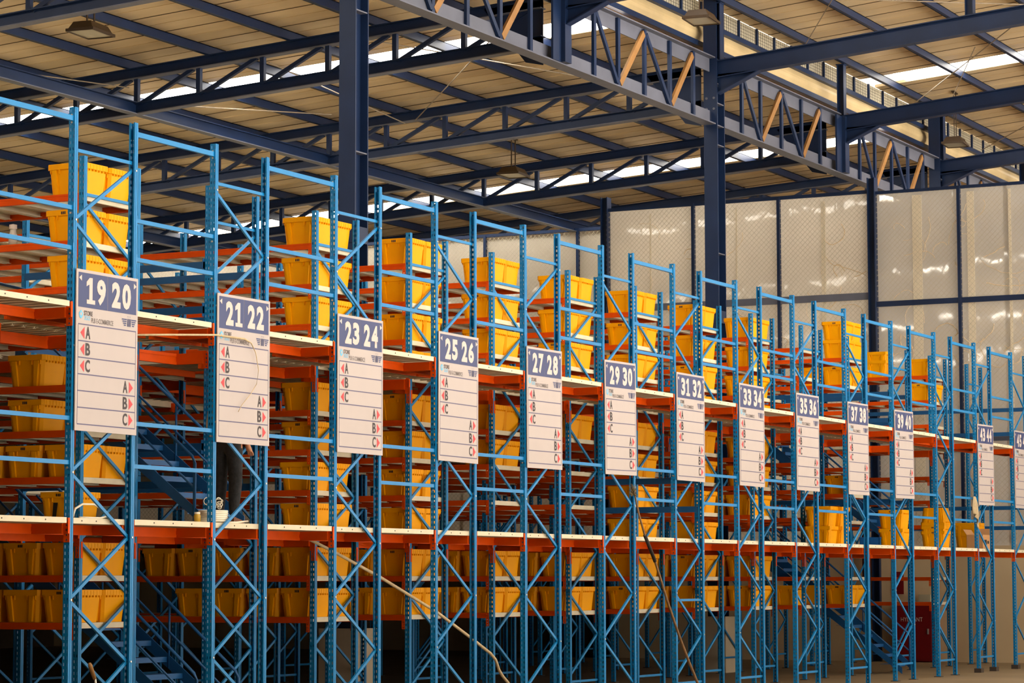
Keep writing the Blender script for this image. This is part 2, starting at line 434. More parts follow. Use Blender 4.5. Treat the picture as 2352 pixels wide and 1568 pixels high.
def purlin(y, z, lab):
    b = MB()
    b.box(0, X1B - X0B, -.01, .01, -.2, 0); b.box(0, X1B - X0B, -.01, .09, -.015, 0); b.k = 1; b.box(0, X1B - X0B, -.09, .01, -.2, -.185)
    obj('roof_purlin', b.mesh('purlin', [M['steel'], M['steel']]), None, (X0B, y, z), lab, 'purlin', 'purlins under the roof sheeting')
for i in range(14):
    y = 20.85 + 1.73 * i if i < 2 else 24.3 + 1.82 * (i - 2)
    if y < 45.5: purlin(y, zl(y) - .005, 'dark steel purlin under the low roof, %s back from the lattice girder' % ORD[i])
for i in range(20):
    y = 20.35 - 1.62 * i
    if y > YB0: purlin(y, zr(y) - .005, 'dark steel purlin under the high roof' if i > 7 else 'dark steel purlin under the high roof, %s out from the wire screen' % ORD[i])
# longitudinal struts at bottom-chord level
for ys, lab in ((29.6, 'long blue-grey strut beam crossing below the lattice trusses, nearest to the lattice girder'), (38.3, 'long strut beam crossing below the trusses far back over the racks')):
    b = MB(); z = zlow(ys) + .11
    b.bar((X0B, ys, z), (X1B, ys, z), .02, .22, (0, 0, 1)); b.bar((X0B, ys, z + .11), (X1B, ys, z + .11), .18, .018, (0, 0, 1)); b.k = 1
    b.bar((X0B, ys, z - .11), (X1B, ys, z - .11), .18, .018, (0, 0, 1))  # bottom flange coloured paler for the light that falls on it
    obj('strut_beam', b.mesh('strut', [M['steel'], M['flange']]), None, (0, 0, 0), lab, 'beam')
# lattice girder along the column line
GY = 20.55
def girder(xa, xb, lab):
    r = thing('lattice_girder', lab, 'girder', (xa, GY, 10.95), 'lattice girders on the column line')
    L = (-xa, -GY, -10.95)
    b = MB(); b.box(xa + .28, xb - .18, GY - .012, GY + .012, 10.97, 11.24); b.k = 1; b.box(xa + .28, xb - .18, GY - .14, GY + .14, 10.95, 10.975)
    obj('bottom_chord', b.mesh('bottom_chord', [M['flange'], M['flange']]), r, L)
    b = MB(); b.box(xa + .28, xb - .18, GY - .012, GY + .012, 12.03, 12.3); b.box(xa + .28, xb - .18, GY - .14, GY + .14, 12.3, 12.325)
    obj('top_chord', b.mesh('top_chord', [M['flange']]), r, L)
    for half in (0, 7.2):
        nodes = [1.45, 2.5, 3.7, 4.9, 6.05]
        for i, u in enumerate(nodes):
            x = xa + half + u
            obj('vertical', mb(lambda b: b.box(x - .05, x + .05, GY - .07, GY - .015, 11.0, 12.28), 'vertical', M['steel']), r, L)
            if i < 4:
                za, zb = (12.2, 11.05) if i % 2 == 0 else (11.05, 12.2)
                xq = xa + half + nodes[i + 1]
                mm = M['steel'] if i % 2 == 0 else M['warm_brown']  # every other diagonal has the orange light put into its colour
                lab2 = None if i % 2 == 0 else 'flat brace with orange light in its colour'
                obj('diagonal', mb(lambda b: b.bar((x + .06, GY - .05, za), (xq - .06, GY - .05, zb), .13 if i % 2 else .09, .05, (0, 1, 0)), 'diagonal', mm), r, L, label=lab2)
CX = [20.4, 34.8, 49.15, 63.6, 78.0]
GL = ['lattice girder running left of the nearer column', 'long lattice girder between the two tall blue columns', 'lattice girder right of the farther column, above the film fence', 'far end lattice girder beyond the film fence']
for i in range(4): girder(CX[i], CX[i + 1], GL[i])
# columns
def column(x, lab):
    r = thing('steel_column', lab, 'column', (x, GY, 0), 'tall blue columns')
    d, w = 0.40, 0.29
    xa = -0.14
    b = MB(); b.box(xa, xa + .025, -w / 2, w / 2, 1.1, 13.7); b.box(xa + d - .025, xa + d, -w / 2, w / 2, 1.1, 13.7); b.box(xa + .025, xa + d - .025, -.012, .012, 1.1, 13.7)
    obj('shaft', b.mesh('shaft', M['steel']), r)
    obj('pedestal', mb(lambda b: b.box(-.36, .26, -.32, .33, 0, 1.1), 'pedestal', M['pedestal']), r)
    for z in (8.35, 10.55, 10.95, 11.4, 11.8, 12.3):
        obj('stiffener', mb(lambda b: b.box(xa + .025, xa + d - .025, -w / 2 + .01, w / 2 - .01, z - .01, z + .01), 'stiffener', M['flange']), r)
    obj('splice_plate', mb(lambda b: (b.box(xa - .012, xa, -w / 2 - .02, w / 2 + .02, 6.95, 7.2), b.box(xa + .03, xa + d - .03, -w / 2 + .0, -w / 2 + .012, 6.95, 7.2)), 'splice_plate', M['steel']), r)
    for z in (11.28, 11.5):
        for y in (-.08, .08):
            obj('bolt', mb(lambda b: b.tube([(xa - .02, y, z), (xa, y, z)], .025, 8), 'bolt', M['flange']), r)
column(34.82, 'tall blue steel column on pale pedestal, nearer of the two')
column(49.17, 'tall blue steel column on pale pedestal, in front of the film fence')
column(63.6, 'blue steel column rising behind the top of the film fence')
# solid rafters of the high roof
def rafter(x, lab, vis):
    r = thing('roof_rafter', lab, 'rafter', (x, 20.3, 0), 'solid rafters of the high roof')
    L = (0, -20.3, 0)
    ya, yb = 20.45, YB0 + .5
    zb = lambda y: 11.93 + .078 * (20.3 - y)
    b = MB(); h = .34
    b.hexa([(-.01, ya, zb(ya)), (.01, ya, zb(ya)), (.01, yb, zb(yb)), (-.01, yb, zb(yb)), (-.01, ya, zb(ya) + h), (.01, ya, zb(ya) + h), (.01, yb, zb(yb) + h), (-.01, yb, zb(yb) + h)])
    for dz in (0.0, h):
        b.k = 0 if dz else 1
        b.bar((0, ya, zb(ya) + dz), (0, yb, zb(yb) + dz), .22, .02, (0, 0, 1))
    obj('beam', b.mesh('rafter', [M['steel'], M['steel']]), r, L)
    b = MB(); z0 = 10.95 if x not in (34.8, 49.15, 63.65) else 11.55
    zk = 11.6
    b.hexa([(-.01, 20.42, zk), (.01, 20.42, zk), (.01, 19.5, zb(19.5)), (-.01, 19.5, zb(19.5)), (-.01, 20.42, 12.0), (.01, 20.42, 12.0), (.01, 19.5, zb(19.5) + .02), (-.01, 19.5, zb(19.5) + .02)])
    b.bar((0, 20.42, zk), (0, 19.5, zb(19.5)), .2, .02, (0, 0, 1))
    obj('haunch', b.mesh('haunch', M['steel']), r, L)
    if z0 < 11:
        obj('knee_plate', mb(lambda b: (b.box(-.13, .13, 20.3, 20.42, 10.97, 12.25), b.box(-.45, -.13, 20.38, 20.42, 10.97, 12.25)), 'knee_plate', M['steel']), r, L)
    for y in (20.42, 15.15, 9.9, 4.6):
        zt = zr(y) - .2
        obj('stub_post', mb(lambda b: (b.box(-.09, .09, y - .08, y - .065, zb(y) + h, zt), b.box(-.09, .09, y + .065, y + .08, zb(y) + h, zt), b.box(-.008, .008, y - .065, y + .065, zb(y) + h, zt), b.box(-.1, .1, y - .1, y + .1, zt - .02, zt)), 'stub_post', M['steel']), r, L)
RL = {41.95: 'dark rafter and deep knee at the top edge, between the two columns', 49.15: 'solid blue rafter springing from the farther tall column', 56.4: 'solid blue rafter with deep knee plate, right of the farther column', 63.65: 'solid rafter lowest at the right edge, beyond the film fence', 34.8: 'solid rafter above the nearer column, out of the top', 70.85: 'solid rafter beyond the film fence at far right'}
for x in (34.8, 41.95, 49.15, 56.4, 63.65, 70.85): rafter(x, RL[x], True)
# gutter, flashing and translucent wire screen above the girder
t = thing('roof_gutter', 'brown gutter ledge running along the top of the lattice girder', 'gutter', (0, GY + .4, 12.33))
b = MB(); b.box(X0B, X1B, -.22, .1, .02, .05); b.box(X0B, X1B, -.24, -.2, .02, .14); b.box(X0B, X1B, .06, .1, .02, .62)
obj('trough', b.mesh('trough', M['gutter']), t)
b = MB(); x = X0B
while x < X1B: b.box(x, x + .06, -.25, .0, -.0, .02); x += .3
o = obj('brackets', b.mesh('brackets', M['gutter']), t); o['kind'] = 'stuff'
t = thing('eaves_flashing', 'cream metal flashing strip between two dark rails above the gutter', 'flashing', (0, GY + .4, 12.62))
obj('lower_rail', mb(lambda b: b.box(X0B, X1B, -.12, .0, .0, .11), 'rail', M['steel']), t)
b = MB(); n = 6
for i in range(n):
    a0, a1 = i / n, (i + 1) / n
    f = lambda a: (-.02 - .07 * math.sin(a * math.pi), .11 + .37 * a)
    (ya, za), (yb, zb_) = f(a0), f(a1)
    b.quad((X0B, ya, za), (X1B, ya, za), (X1B, yb, zb_), (X0B, yb, zb_))
obj('cream_sheet', b.mesh('cream_sheet', M['flash']), t)
obj('upper_rail', mb(lambda b: b.box(X0B, X1B, -.12, .0, .48, .58), 'rail', M['steel']), t)
t = thing('clerestory_screen', 'translucent wire-meshed screen strip under the edge of the high roof', 'screen', (0, GY + .4, 13.2))
obj('screen_sheet', mb(lambda b: b.box(X0B, X1B, .0, .01, 0, .4), 'screen_sheet', M['screen']), t)
b = MB()
for k in range(1, 6): b.box(X0B, X1B, -.006, -.001, k * .066, k * .066 + .005)
x = 30.0
while x < 80: b.box(x, x + .005, -.006, -.001, 0, .4); x += .12
o = obj('screen_wires', b.mesh('screen_wires', M['grip']), t); o['kind'] = 'stuff'
for k in range(56):
    obj('mullion', mb(lambda b: b.box(-.03, .03, -.05, -.005, 0, .4), 'mullion', M['steel']) if k == 0 else bpy.data.meshes['mullion'], t, (26.0 + 1.02 * k, 0, 0))
# thin bracing rods
def rod(p, q, lab, r=.012):
    obj('brace_rod', mb(lambda b: b.tube([p, q], r, 6), 'brace_rod', M['rod']), None, (0, 0, 0), lab, 'rod', 'thin roof bracing rods')
rod((42.0, 26.6, 11.55), (49.0, 27.6, 11.55), 'thin bracing rod under the low roof, nearer of the crossing pair')
rod((49.1, 27.4, 11.62), (42.0, 21.4, 11.95), 'thin slanting bracing rod under the low roof, between the columns')
rod((42.0, 24.5, 11.8), (49.1, 22.2, 11.9), 'thin level bracing rod below the skylight beside the nearer column')
rod((34.9, 33.0, 11.4), (42.0, 29.8, 11.35), 'pale bracing rod behind the first left truss')
rod((42.05, 31.6, 11.3), (47.6, 28.58, 11.6), 'thin rod slanting down behind the 19|20 frame top')
rod((54.52, 20.8, 13.25), (49.3, 17.9, 13.5), 'long bracing rod crossing the wire screen above the farther column')
rod((61.8, 20.8, 13.24), (55.0, 16.0, 13.66), 'bracing rod crossing in front of the right skylight')
rod((61.2, 19.4, 13.28), (55.79, 17.1, 13.44), 'steep bracing rod across the right skylight')
rod((68.3, 20.8, 13.25), (63.0, 16.5, 13.6), 'bracing rod at the far right under the high roof')
rod((49.3, 18.9, 13.45), (54.5, 14.2, 13.8), 'nearly level thin rod at the top right')

# ------------------------------------------------------------------ rack posts, frames
def strip_with_holes(b, P, w, z0, z1, pitch, cols, hh):
    """web sheet: P(u, z) -> point; cols = list of (u0,u1) hole columns"""
    us = [0.0] + [v for c in cols for v in c] + [w]
    for i in range(len(us) - 1):
        a, c = us[i], us[i + 1]
        if i % 2 == 0: b.quad(P(a, z0), P(c, z0), P(c, z1), P(a, z1))
        else:
            z = z0; k = 0
            zz = z0 + pitch * .5
            last = z0
            while zz + hh < z1:
                b.quad(P(a, last), P(c, last), P(c, zz), P(a, zz)); last = zz + hh; zz += pitch
            b.quad(P(a, last), P(c, last), P(c, z1), P(a, z1))
H = 6.5
def post(side, holes=True):
    b = MB(); s = 1 if side == 'l' else -1
    x = 0.0 if side == 'l' else W
    cols = [(.012, .026), (.046, .060)] if holes else []
    strip_with_holes(b, lambda u, z: (x, u, z), PW, 0.0, H, .0635, cols, .032)
    strip_with_holes(b, lambda u, z: (x + s * .0025, u, z), PW, 0.0, H, .0635, cols, .032)
    X = lambda d: x + s * d
    for y0, y1, yl in ((0.0, .003, .016), (PW - .003, PW, PW - .016)):
        xa, xb = sorted((X(0), X(PD))); b.box(xa, xb, y0, y1, 0, H)
        xa, xb = sorted((X(PD - .003), X(PD))); ya, yb = sorted((y0, yl)); b.box(xa, xb, ya, yb, 0, H)
    xa, xb = sorted((X(.026), X(.03))); b.box(xa, xb, -.003, 0.0, 0, H)
    return b.mesh('upright_post', M['rack'])
ME_POST = {s: post(s) for s in 'lr'}
ME_FOOT = {False: mb(lambda b: b.box(-.07, .07, -.07, .07, 0, .012), 'foot_plate', M['foot']), True: mb(lambda b: b.box(-.09, .09, -.07, .07, 0, .085), 'foot_block', M['foot'])}
def brace_meshes(mir):
    out = []
    xl, xr = .045, W - .045
    m = (lambda x: W - x) if mir else (lambda x: x)
    yb = .034
    def br(p, q, z=.034):
        b = MB(); P = (m(p[0]), yb, p[1]); Q = (m(q[0]), yb, q[1])
        b.bar(P, Q, .034, .003, (0, 1, 0))
        A = (Vector(Q) - Vector(P)).normalized(); T = A.cross(Vector((0, 1, 0))) * .0155
        for s in (1, -1):
            b.bar(Vector(P) + T * s + Vector((0, .011, 0)), Vector(Q) + T * s + Vector((0, .011, 0)), .003, .022, (0, 1, 0))
        return b.mesh('brace', M['rack'])
    out.append(('cross_bar', br((xl, 6.08), (xr, 6.08))))
    out.append(('cross_bar', br((xl, .30), (xr, .30))))
    z = .375; side = 0
    while z < 5.9:
        a = (xl, z) if side == 0 else (xr, z); c = (xr, z + .625) if side == 0 else (xl, z + .625)
        out.append(('diagonal_brace', br(a, c))); z += .625; side = 1 - side
    return out
BR = {False: brace_meshes(False), True: brace_meshes(True)}
ME_BOLT = mb(lambda b: b.tube([(0, -.009, 0), (0, .0, 0)], .011, 6), 'bolt', M['bolt'])
ME_BOLTX = mb(lambda b: b.tube([(-.009, 0, 0), (0, 0, 0)], .011, 6), 'bolt_side', M['bolt'])
def frame(x, y, label, group, mir, bolts=False, block=False, footer=True, extra=False):
    r = thing('upright_frame', label, 'rack frame', (x, y, 0), group)
    obj('post', ME_POST['l'], r); obj('post', ME_POST['r'], r)
    obj('foot', ME_FOOT[block], r, (.035, .036, 0)); obj('foot', ME_FOOT[block], r, (W - .035, .036, 0))
    for nm, me in BR[mir]: obj(nm, me, r)
    if extra: obj('cross_bar', BR[False][1][1], r, (0, 0, 1.22))
    if bolts:
        z = 1.0; side = 1
        for k in range(9):
            s = side if not mir else 1 - side
            obj('bolt', ME_BOLT, r, (.032 if s == 0 else W - .032, 0, z)); z += .625; side = 1 - side
        for z in (6.345, 6.42, 5.44, 5.50, 5.04, 5.10, 3.35, 3.41, 2.92, 2.98):
            obj('bolt', ME_BOLTX, r, (0, .036, z))
for n in range(-1, 14):
    lab = 'blue front rack frame carrying the %s sign' % SP(n) if n not in (11, -1) else ('blue front rack frame without a sign, just right of the 39|40 frame' if n == 11 else 'blue front rack frame off the left edge')
    frame(XALL[n], Y0, lab, 'front row of blue rack frames', n % 2 == 1, True, n >= 12, extra=(n == 6))
RN = {n: 'rack behind %s' % (SP(n - 1) if n != 12 else 'unsigned frame') for n in range(1, 15)}
NB = {0: 'head frame', 1: 'second frame back', 2: 'third frame back', 3: 'fourth frame back'}
frame(XALL[14], Y0, 'blue front rack frame past the right edge, nearest the end wall', 'front row of blue rack frames', False, True, True)
for n in range(1, 15):
    for k in range(4):
        if n == 14 and k > 1: continue
        frame(XALL[n], YR + BAY * k, 'blue slotted %s of %s' % (NB[k], RN[n]), 'blue frames of the storage racks', n % 2 == 1)

# ------------------------------------------------------------------ guard rails between the front frames
RAILS = [(6.36, .052, 'top tie rail'), (5.47, .042, 'second-highest rail'), (5.07, .042, 'rail just over upper walkway'), (3.385, .042, 'second-lowest rail'), (2.95, .042, 'lowest rail')]
def box_rail(L, h):
    b = MB(); b.box(0, L, .015, .05, 0, h)
    b.box(-.0, .004, .0, .072, -.03, h + .03); b.box(L - .004, L, .0, .072, -.03, h + .03)
    return b.mesh('guard_rail', M['rack'])
for n in range(-1, 13):
    xa = XALL[n] + W; L = XALL[n + 1] - xa
    for z, h, nm in RAILS:
        obj('guard_rail', box_rail(L, h), None, (xa, Y0, z), 'blue %s, between %s and %s' % (nm, SP(n), SP(n + 1)), 'rail', 'blue rails between the front frames')

# ------------------------------------------------------------------ walkway decks and beams
def conn(b, x, y0, y1, zt, s, d=.2):
    """orange end plate lying on a post web at x; s = side it stands off to"""
    xa, xb = sorted((x, x + s * .006)); z0 = zt - d
    n = 5; ys = [y0, y0 + (y1 - y0) * .38, y0 + (y1 - y0) * .62, y1]
    b.box(xa, xb, ys[0], ys[1], z0, zt); b.box(xa, xb, ys[2], ys[3], z0, zt)
    for i in range(n + 1):
        zz = z0 + d * i / n
        b.box(xa, xb, ys[1], ys[2], max(z0, zz - d * .06), min(zt, zz + d * .06))
def deck(xa, xb, ya, yb, zt, label, edge=True, joists=(), group='cream walkway decks'):
    r = thing('walkway_deck', label, 'deck', (xa, ya, zt), group)
    b = MB(); n = max(2, round((xb - xa) / .2)); w = (xb - xa) / n; Ly = yb - ya
    for i in range(n):
        x = i * w
        b.box(x + .003, x + w - .003, .012, Ly, -.004, 0)
        b.box(x + .003, x + .007, .012, Ly, -.045, -.004); b.box(x + w - .007, x + w - .003, .012, Ly, -.045, -.004)
        b.box(x + .007, x + .03, .012, Ly, -.049, -.045); b.box(x + w - .03, x + w - .007, .012, Ly, -.049, -.045)
        # stiffening corrugations under each plank
        y = .1
        while y < min(Ly, 1.9):
            b.box(x + .03, x + w - .03, y, y + .03, -.02, -.004); y += .12
    obj('planks', b.mesh('planks', M['cream']), r)
    if edge:
        e = obj('edge_strip', mb(lambda b: b.box(0, xb - xa, .0, .014, -.052, .004), 'edge_strip', M['cream']), r)
        b = MB()
        for i in range(3): b.tube([((xb - xa) * (.25 + .25 * i), -.004, -.024), ((xb - xa) * (.25 + .25 * i), .001, -.024)], .008, 6)
        obj('screw_heads', b.mesh('screw_heads', M['foot']), r)
    for y in joists:
        obj('joist', mb(lambda b: b.box(-.0, xb - xa + .0, y - ya - .02, y - ya + .02, -.13, -.05), 'joist', M['orange']), r)
    return r
def walk_beam(xa, xb, y, zt, label, plates=True, h=.10, group='orange walkway beams'):
    r = thing('walkway_beam', label, 'beam', (xa, y, zt), group)
    L = xb - xa
    b = MB(); o = .44; b.box(.004, L - .004, o + .006, o + .042, -h, 0); b.box(.004, L - .004, o, o + .006, -h, -h * .72); b.box(.004, L - .004, o, o + .006, -h * .28, 0); b.box(.004, .03, PW, o + .01, -h, 0); b.box(L - .03, L - .004, PW, o + .01, -h, 0)
    obj('beam', b.mesh('beam', M['orange']), r)
    if plates:
        b = MB(); conn(b, 0, -.003, PW, .055, 1, .24); obj('end_plate', b.mesh('end_plate', M['orange']), r)
        b = MB(); conn(b, L, -.003, PW, .055, -1, .24); b.box(L - .03, L, -.004, .0, -.1, .055); obj('end_plate', b.mesh('end_plate', M['orange']), r)
STAIR_AISLES = (1, 11)           # aisle n lies between rack n and n+1
for lev, zt in WALK.items():
    for n in range(-1, 14):
        x = XALL[n]
        deck(x + PD + .003, x + W - PD - .003, Y0 + .076, YR - .02, zt, 'cream-edged %s walkway deck inside the %s' % (lev, SN(n)), True, (16.6,))
        walk_beam(x + PD + .001, x + W - PD - .001, Y0 + .01, zt - .055, 'orange %s walkway beam inside the %s' % (lev, SN(n)), False)
        if n < 13:
            xa, xb = x + W + .002, XALL[n + 1] - .002
            deck(xa + .01, xb - .05, Y0 + .0, YR - .02, zt, 'cream-edged %s walkway deck between %s and %s' % (lev, SP(n), SP(n + 1)), True, (16.6,))
            walk_beam(xa, xb, Y0, zt - .055, 'orange %s walkway beam between %s and %s' % (lev, SP(n), SP(n + 1)))
    for n in range(0, 13):
        xa, xb = XALL[n] + W + .002, XALL[n + 1] - .002
        for k in range(3):
            y = YR + BAY * k
            walk_beam(xa, xb, y, zt - .055, 'orange %s aisle beam right of %s, %s' % (lev, RN.get(n, 'rack left of 19|20'), ('at its head', 'one bay in', 'two bays in')[k]), True, .13)
            if k < 2 and not (n in STAIR_AISLES and k == 0) and not (n == 5 and k == 1):
                deck(xa + .06, xb - .06, y + .02, y + BAY - .02, zt, 'cream %s aisle deck right of %s, %s bay' % (lev, RN.get(n, 'rack left of 19|20'), ('first', 'second')[k]), False, (y + .9, y + 1.8))

# ------------------------------------------------------------------ storage shelves
BL = BAY - PW                     # beam length between posts
def beam_mesh(s):
    b = MB(); b.box(min(0, s * .042), max(0, s * .042), 0, BL, -.076, 0)
    b.box(min(s * -.004, 0), max(s * -.004, 0), 0, BL, -.02, 0); b.box(min(s * -.004, 0), max(s * -.004, 0), 0, BL, -.076, -.056)
    return b.mesh('shelf_beam', M['orange'])
def plate_mesh(s):
    b = MB(); xa, xb = sorted((-s * .006, s * .0)); d = .19
    y0, y1 = 0, .045
    b.box(xa, xb, y0, .015, -d, .0); b.box(xa, xb, .03, y1, -d, 0)
    for i in range(6): z = -d + d * i / 5; b.box(xa, xb, .015, .03, max(-d, z - .012), min(0, z + .012))
    xa, xb = sorted((-s * .006, s * .03)); b.box(xa, xb, -.001, .003, -d, 0)
    return b.mesh('beam_connector', M['orange'])
ME_BEAM = {1: beam_mesh(1), -1: beam_mesh(-1)}
ME_PLATE = {1: plate_mesh(1), -1: plate_mesh(-1)}
def shelfdeck():
    b = MB(); n = 6; w = BL / n; x0, x1 = .044, W - .044
    for i in range(n):
        y = i * w
        b.box(x0, x1, y + .004, y + w - .004, -.006, -.002)
        b.box(x0, x1, y + .004, y + .008, -.06, -.002); b.box(x0, x1, y + w - .008, y + w - .004, -.06, -.002)
        b.box(x0 + .02, x1 - .02, y + .008, y + .05, -.064, -.06); b.box(x0 + .02, x1 - .02, y + w - .05, y + w - .008, -.064, -.06)
    return b.mesh('shelf_deck', M['cream'])
ME_SDECK = shelfdeck()
def long_plate(x0, xs):
    b = MB(); b.box(x0, x0 + .036, -PW - .005, -PW - .001, -.37, -.19)
    xa, xb = sorted((xs, xs + (.006 if xs > .5 else -.006)))
    for y0, y1 in ((-PW + .002, -PW + .02), (-PW + .034, -PW + .052)): b.box(xa, xb, y0, y1, -.37, -.0)
    for i in range(8): b.box(xa, xb, -PW + .02, -PW + .034, -.37 + i * .05, -.355 + i * .05)
    return b.mesh('bracket_plate', M['orange'])
ME_LONG = [long_plate(.02, 0.0), long_plate(W - .056, W)]
TIER = {1: 'lowest', 2: 'second-lowest', 3: 'lower-walkway', 4: 'fourth-lowest', 5: 'fifth-lowest', 6: 'sixth-lowest', 7: 'upper-walkway', 8: 'third-highest', 9: 'second-highest', 10: 'topmost'}
NOSHELF = {(2, 0), (12, 0), (11, 1), (14, 0), (14, 1)}
def shelf(n, k, t):
    r = thing('storage_shelf', '%s cream shelf with orange beams, %s bay of %s' % (TIER[t], ('first', 'second')[k], RN[n]), 'shelf', (XALL[n], YR + BAY * k + PW, LV[t]), 'orange and cream storage shelves')
    for s, x in ((1, 0.0), (-1, W)):
        bm = obj('shelf_beam', ME_BEAM[s], r, (x, 0, 0))
        if k == 0:
            obj('connector', ME_PLATE[s], bm, (0, 0, 0)); 
    obj('shelf_deck', ME_SDECK, r)
    if t in (3, 7):
        for me in ME_LONG: obj('bracket_plate', me, r)
for n in range(1, 14):
    for k in range(2):
        if (n, k) in NOSHELF: continue
        for t in LV: shelf(n, k, t)
# blue guard beams beside the stair openings
def guard(x, y0, y1, z, lab, h=.085, s=.04):
    b = MB(); b.box(-s / 2, s / 2, 0, y1 - y0, -h, 0); b.box(-s / 2 - .004, s / 2 + .004, 0, .006, -h - .04, .04)
    obj('guard_beam', b.mesh('guard_beam', M['guard']), None, (x, y0, z), lab, 'guard beam', 'blue guard beams along the aisles')
for z, nm in ((5.585, 'high upper'), (5.055, 'high lower'), (3.43, 'low upper'), (2.99, 'low lower')):
    for n, side, dx in ((2, 'left', -.02), (2, 'right', W + .02), (12, 'left', -.02), (12, 'right', W + .02), (1, 'right', W + .026), (11, 'right', W + .026)):
        if z < 4 and (n, side) in ((1, 'right'), (11, 'right')): continue
        guard(XALL[n] + dx, YR + PW, YR + BAY, z, 'blue %s guard beam on the %s side of %s' % (nm, side, RN[n]))
    guard(XALL[14] + W + .02, Y0 + .1, YR + BAY, z, 'blue %s guard beam in front of the end wall film' % nm)
for z, nm in ((3.36, 'upper'), (2.925, 'lower')):
    guard(37.12, Y0 + PW + .005, 17.44, z, 'blue %s guard beam across the lower walkway behind the 31|32 sign' % nm, .09)

# ------------------------------------------------------------------ yellow totes
def tote_body():
    b = MB()
    def loop(tx, ty, z, c=.03):
        x, y = tx / 2, ty / 2
        return [(-x + c, -y, z), (x - c, -y, z), (x, -y + c, z), (x, y - c, z), (x - c, y, z), (-x + c, y, z), (-x, y - c, z), (-x, -y + c, z)]
    def at(z): f = z / .355; return (.40 + .045 * f, .425 + .07 * f)
    prof = [(at(0), 0.0), (at(.29), .29), (at(.29), .30), (at(.35), .35), ((.425, .475), .35), ((.37, .395), .012)]
    rings = []
    for (tx, ty), z in prof:
        rings.append(len(b.v)); b.v += loop(tx, ty, z)
    for a, c in zip(rings, rings[1:]):
        for j in range(8): b.f.append((a + j, a + (j + 1) % 8, c + (j + 1) % 8, c + j)); b.m.append(0)
    b.f.append(tuple(rings[0] + j for j in reversed(range(8)))); b.m.append(0)
    b.f.append(tuple(rings[-1] + j for j in range(8))); b.m.append(0)
    # raised ribs on the long sides (taper with the wall)
    for s in (-1, 1):
        for y0, y1 in ((-.19, -.12), (.12, .19)):
            X = lambda z, o: s * (at(z)[0] / 2 + o)
            b.hexa([(X(0.01, -.01), y0 * .82, .01), (X(.01, .018), y0 * .82 + .006, .01), (X(.01, .018), y1 * .82 - .006, .01), (X(.01, -.01), y1 * .82, .01),
                    (X(.29, -.01), y0, .29), (X(.29, .022), y0 + .006, .29), (X(.29, .022), y1 - .006, .29), (X(.29, -.01), y1, .29)])
    return b.mesh('tote', M['tote'])
def tote_rim():
    b = MB(); x, y = .2325, .26
    def ring(x, y, z, c=.03): return [(-x + c, -y, z), (x - c, -y, z), (x, -y + c, z), (x, y - c, z), (x - c, y, z), (-x + c, y, z), (-x, y - c, z), (-x, -y + c, z)]
    R = []
    for xx, yy, z in ((.219, .246, .296), (x, y, .296), (x, y, .358), (.216, .24, .358), (.214, .238, .30)):
        R.append(len(b.v)); b.v += ring(xx, yy, z)
    for a, c in zip(R, R[1:]):
        for j in range(8): b.f.append((a + j, a + (j + 1) % 8, c + (j + 1) % 8, c + j)); b.m.append(0)
    for s in (-1, 1):
        for i in range(7):
            u = -.17 + i * .057
            ya, yb = sorted((s * y, s * (y - .03))); b.box(u - .003, u + .003, ya, yb, .275, .30)
            b.box(u - .003, u + .003, *sorted((s * y, s * (y + .003))), .30, .35)
        for u in (-.2, -.085, .085, .2):
            xa, xb = sorted((s * x, s * (x - .03))); b.box(xa, xb, u - .006, u + .006, .25, .30)
    return b.mesh('tote_rim', M['tote'])
ME_TOTE, ME_RIM = tote_body(), tote_rim()
ME_MARK = mb(lambda b: [b.box(-.233 - .004, -.2325, y, y + .014, .308, .338) for y in (-.034, -.012, .012)], 'tote_mark', M['ink'])
TG = 'yellow storage totes'
def tote(x, y, z, lab, rz=0.0, mark=False, flip=False):
    o = obj('storage_tote', ME_TOTE, None, (x, y, z), lab, 'storage tote', TG, None, rz)
    if flip: o.rotation_euler = (math.pi, 0, rz); o.location.z += .358
    obj('rim', ME_RIM, o)
    if mark: obj('printed_mark', ME_MARK, o)
    return o
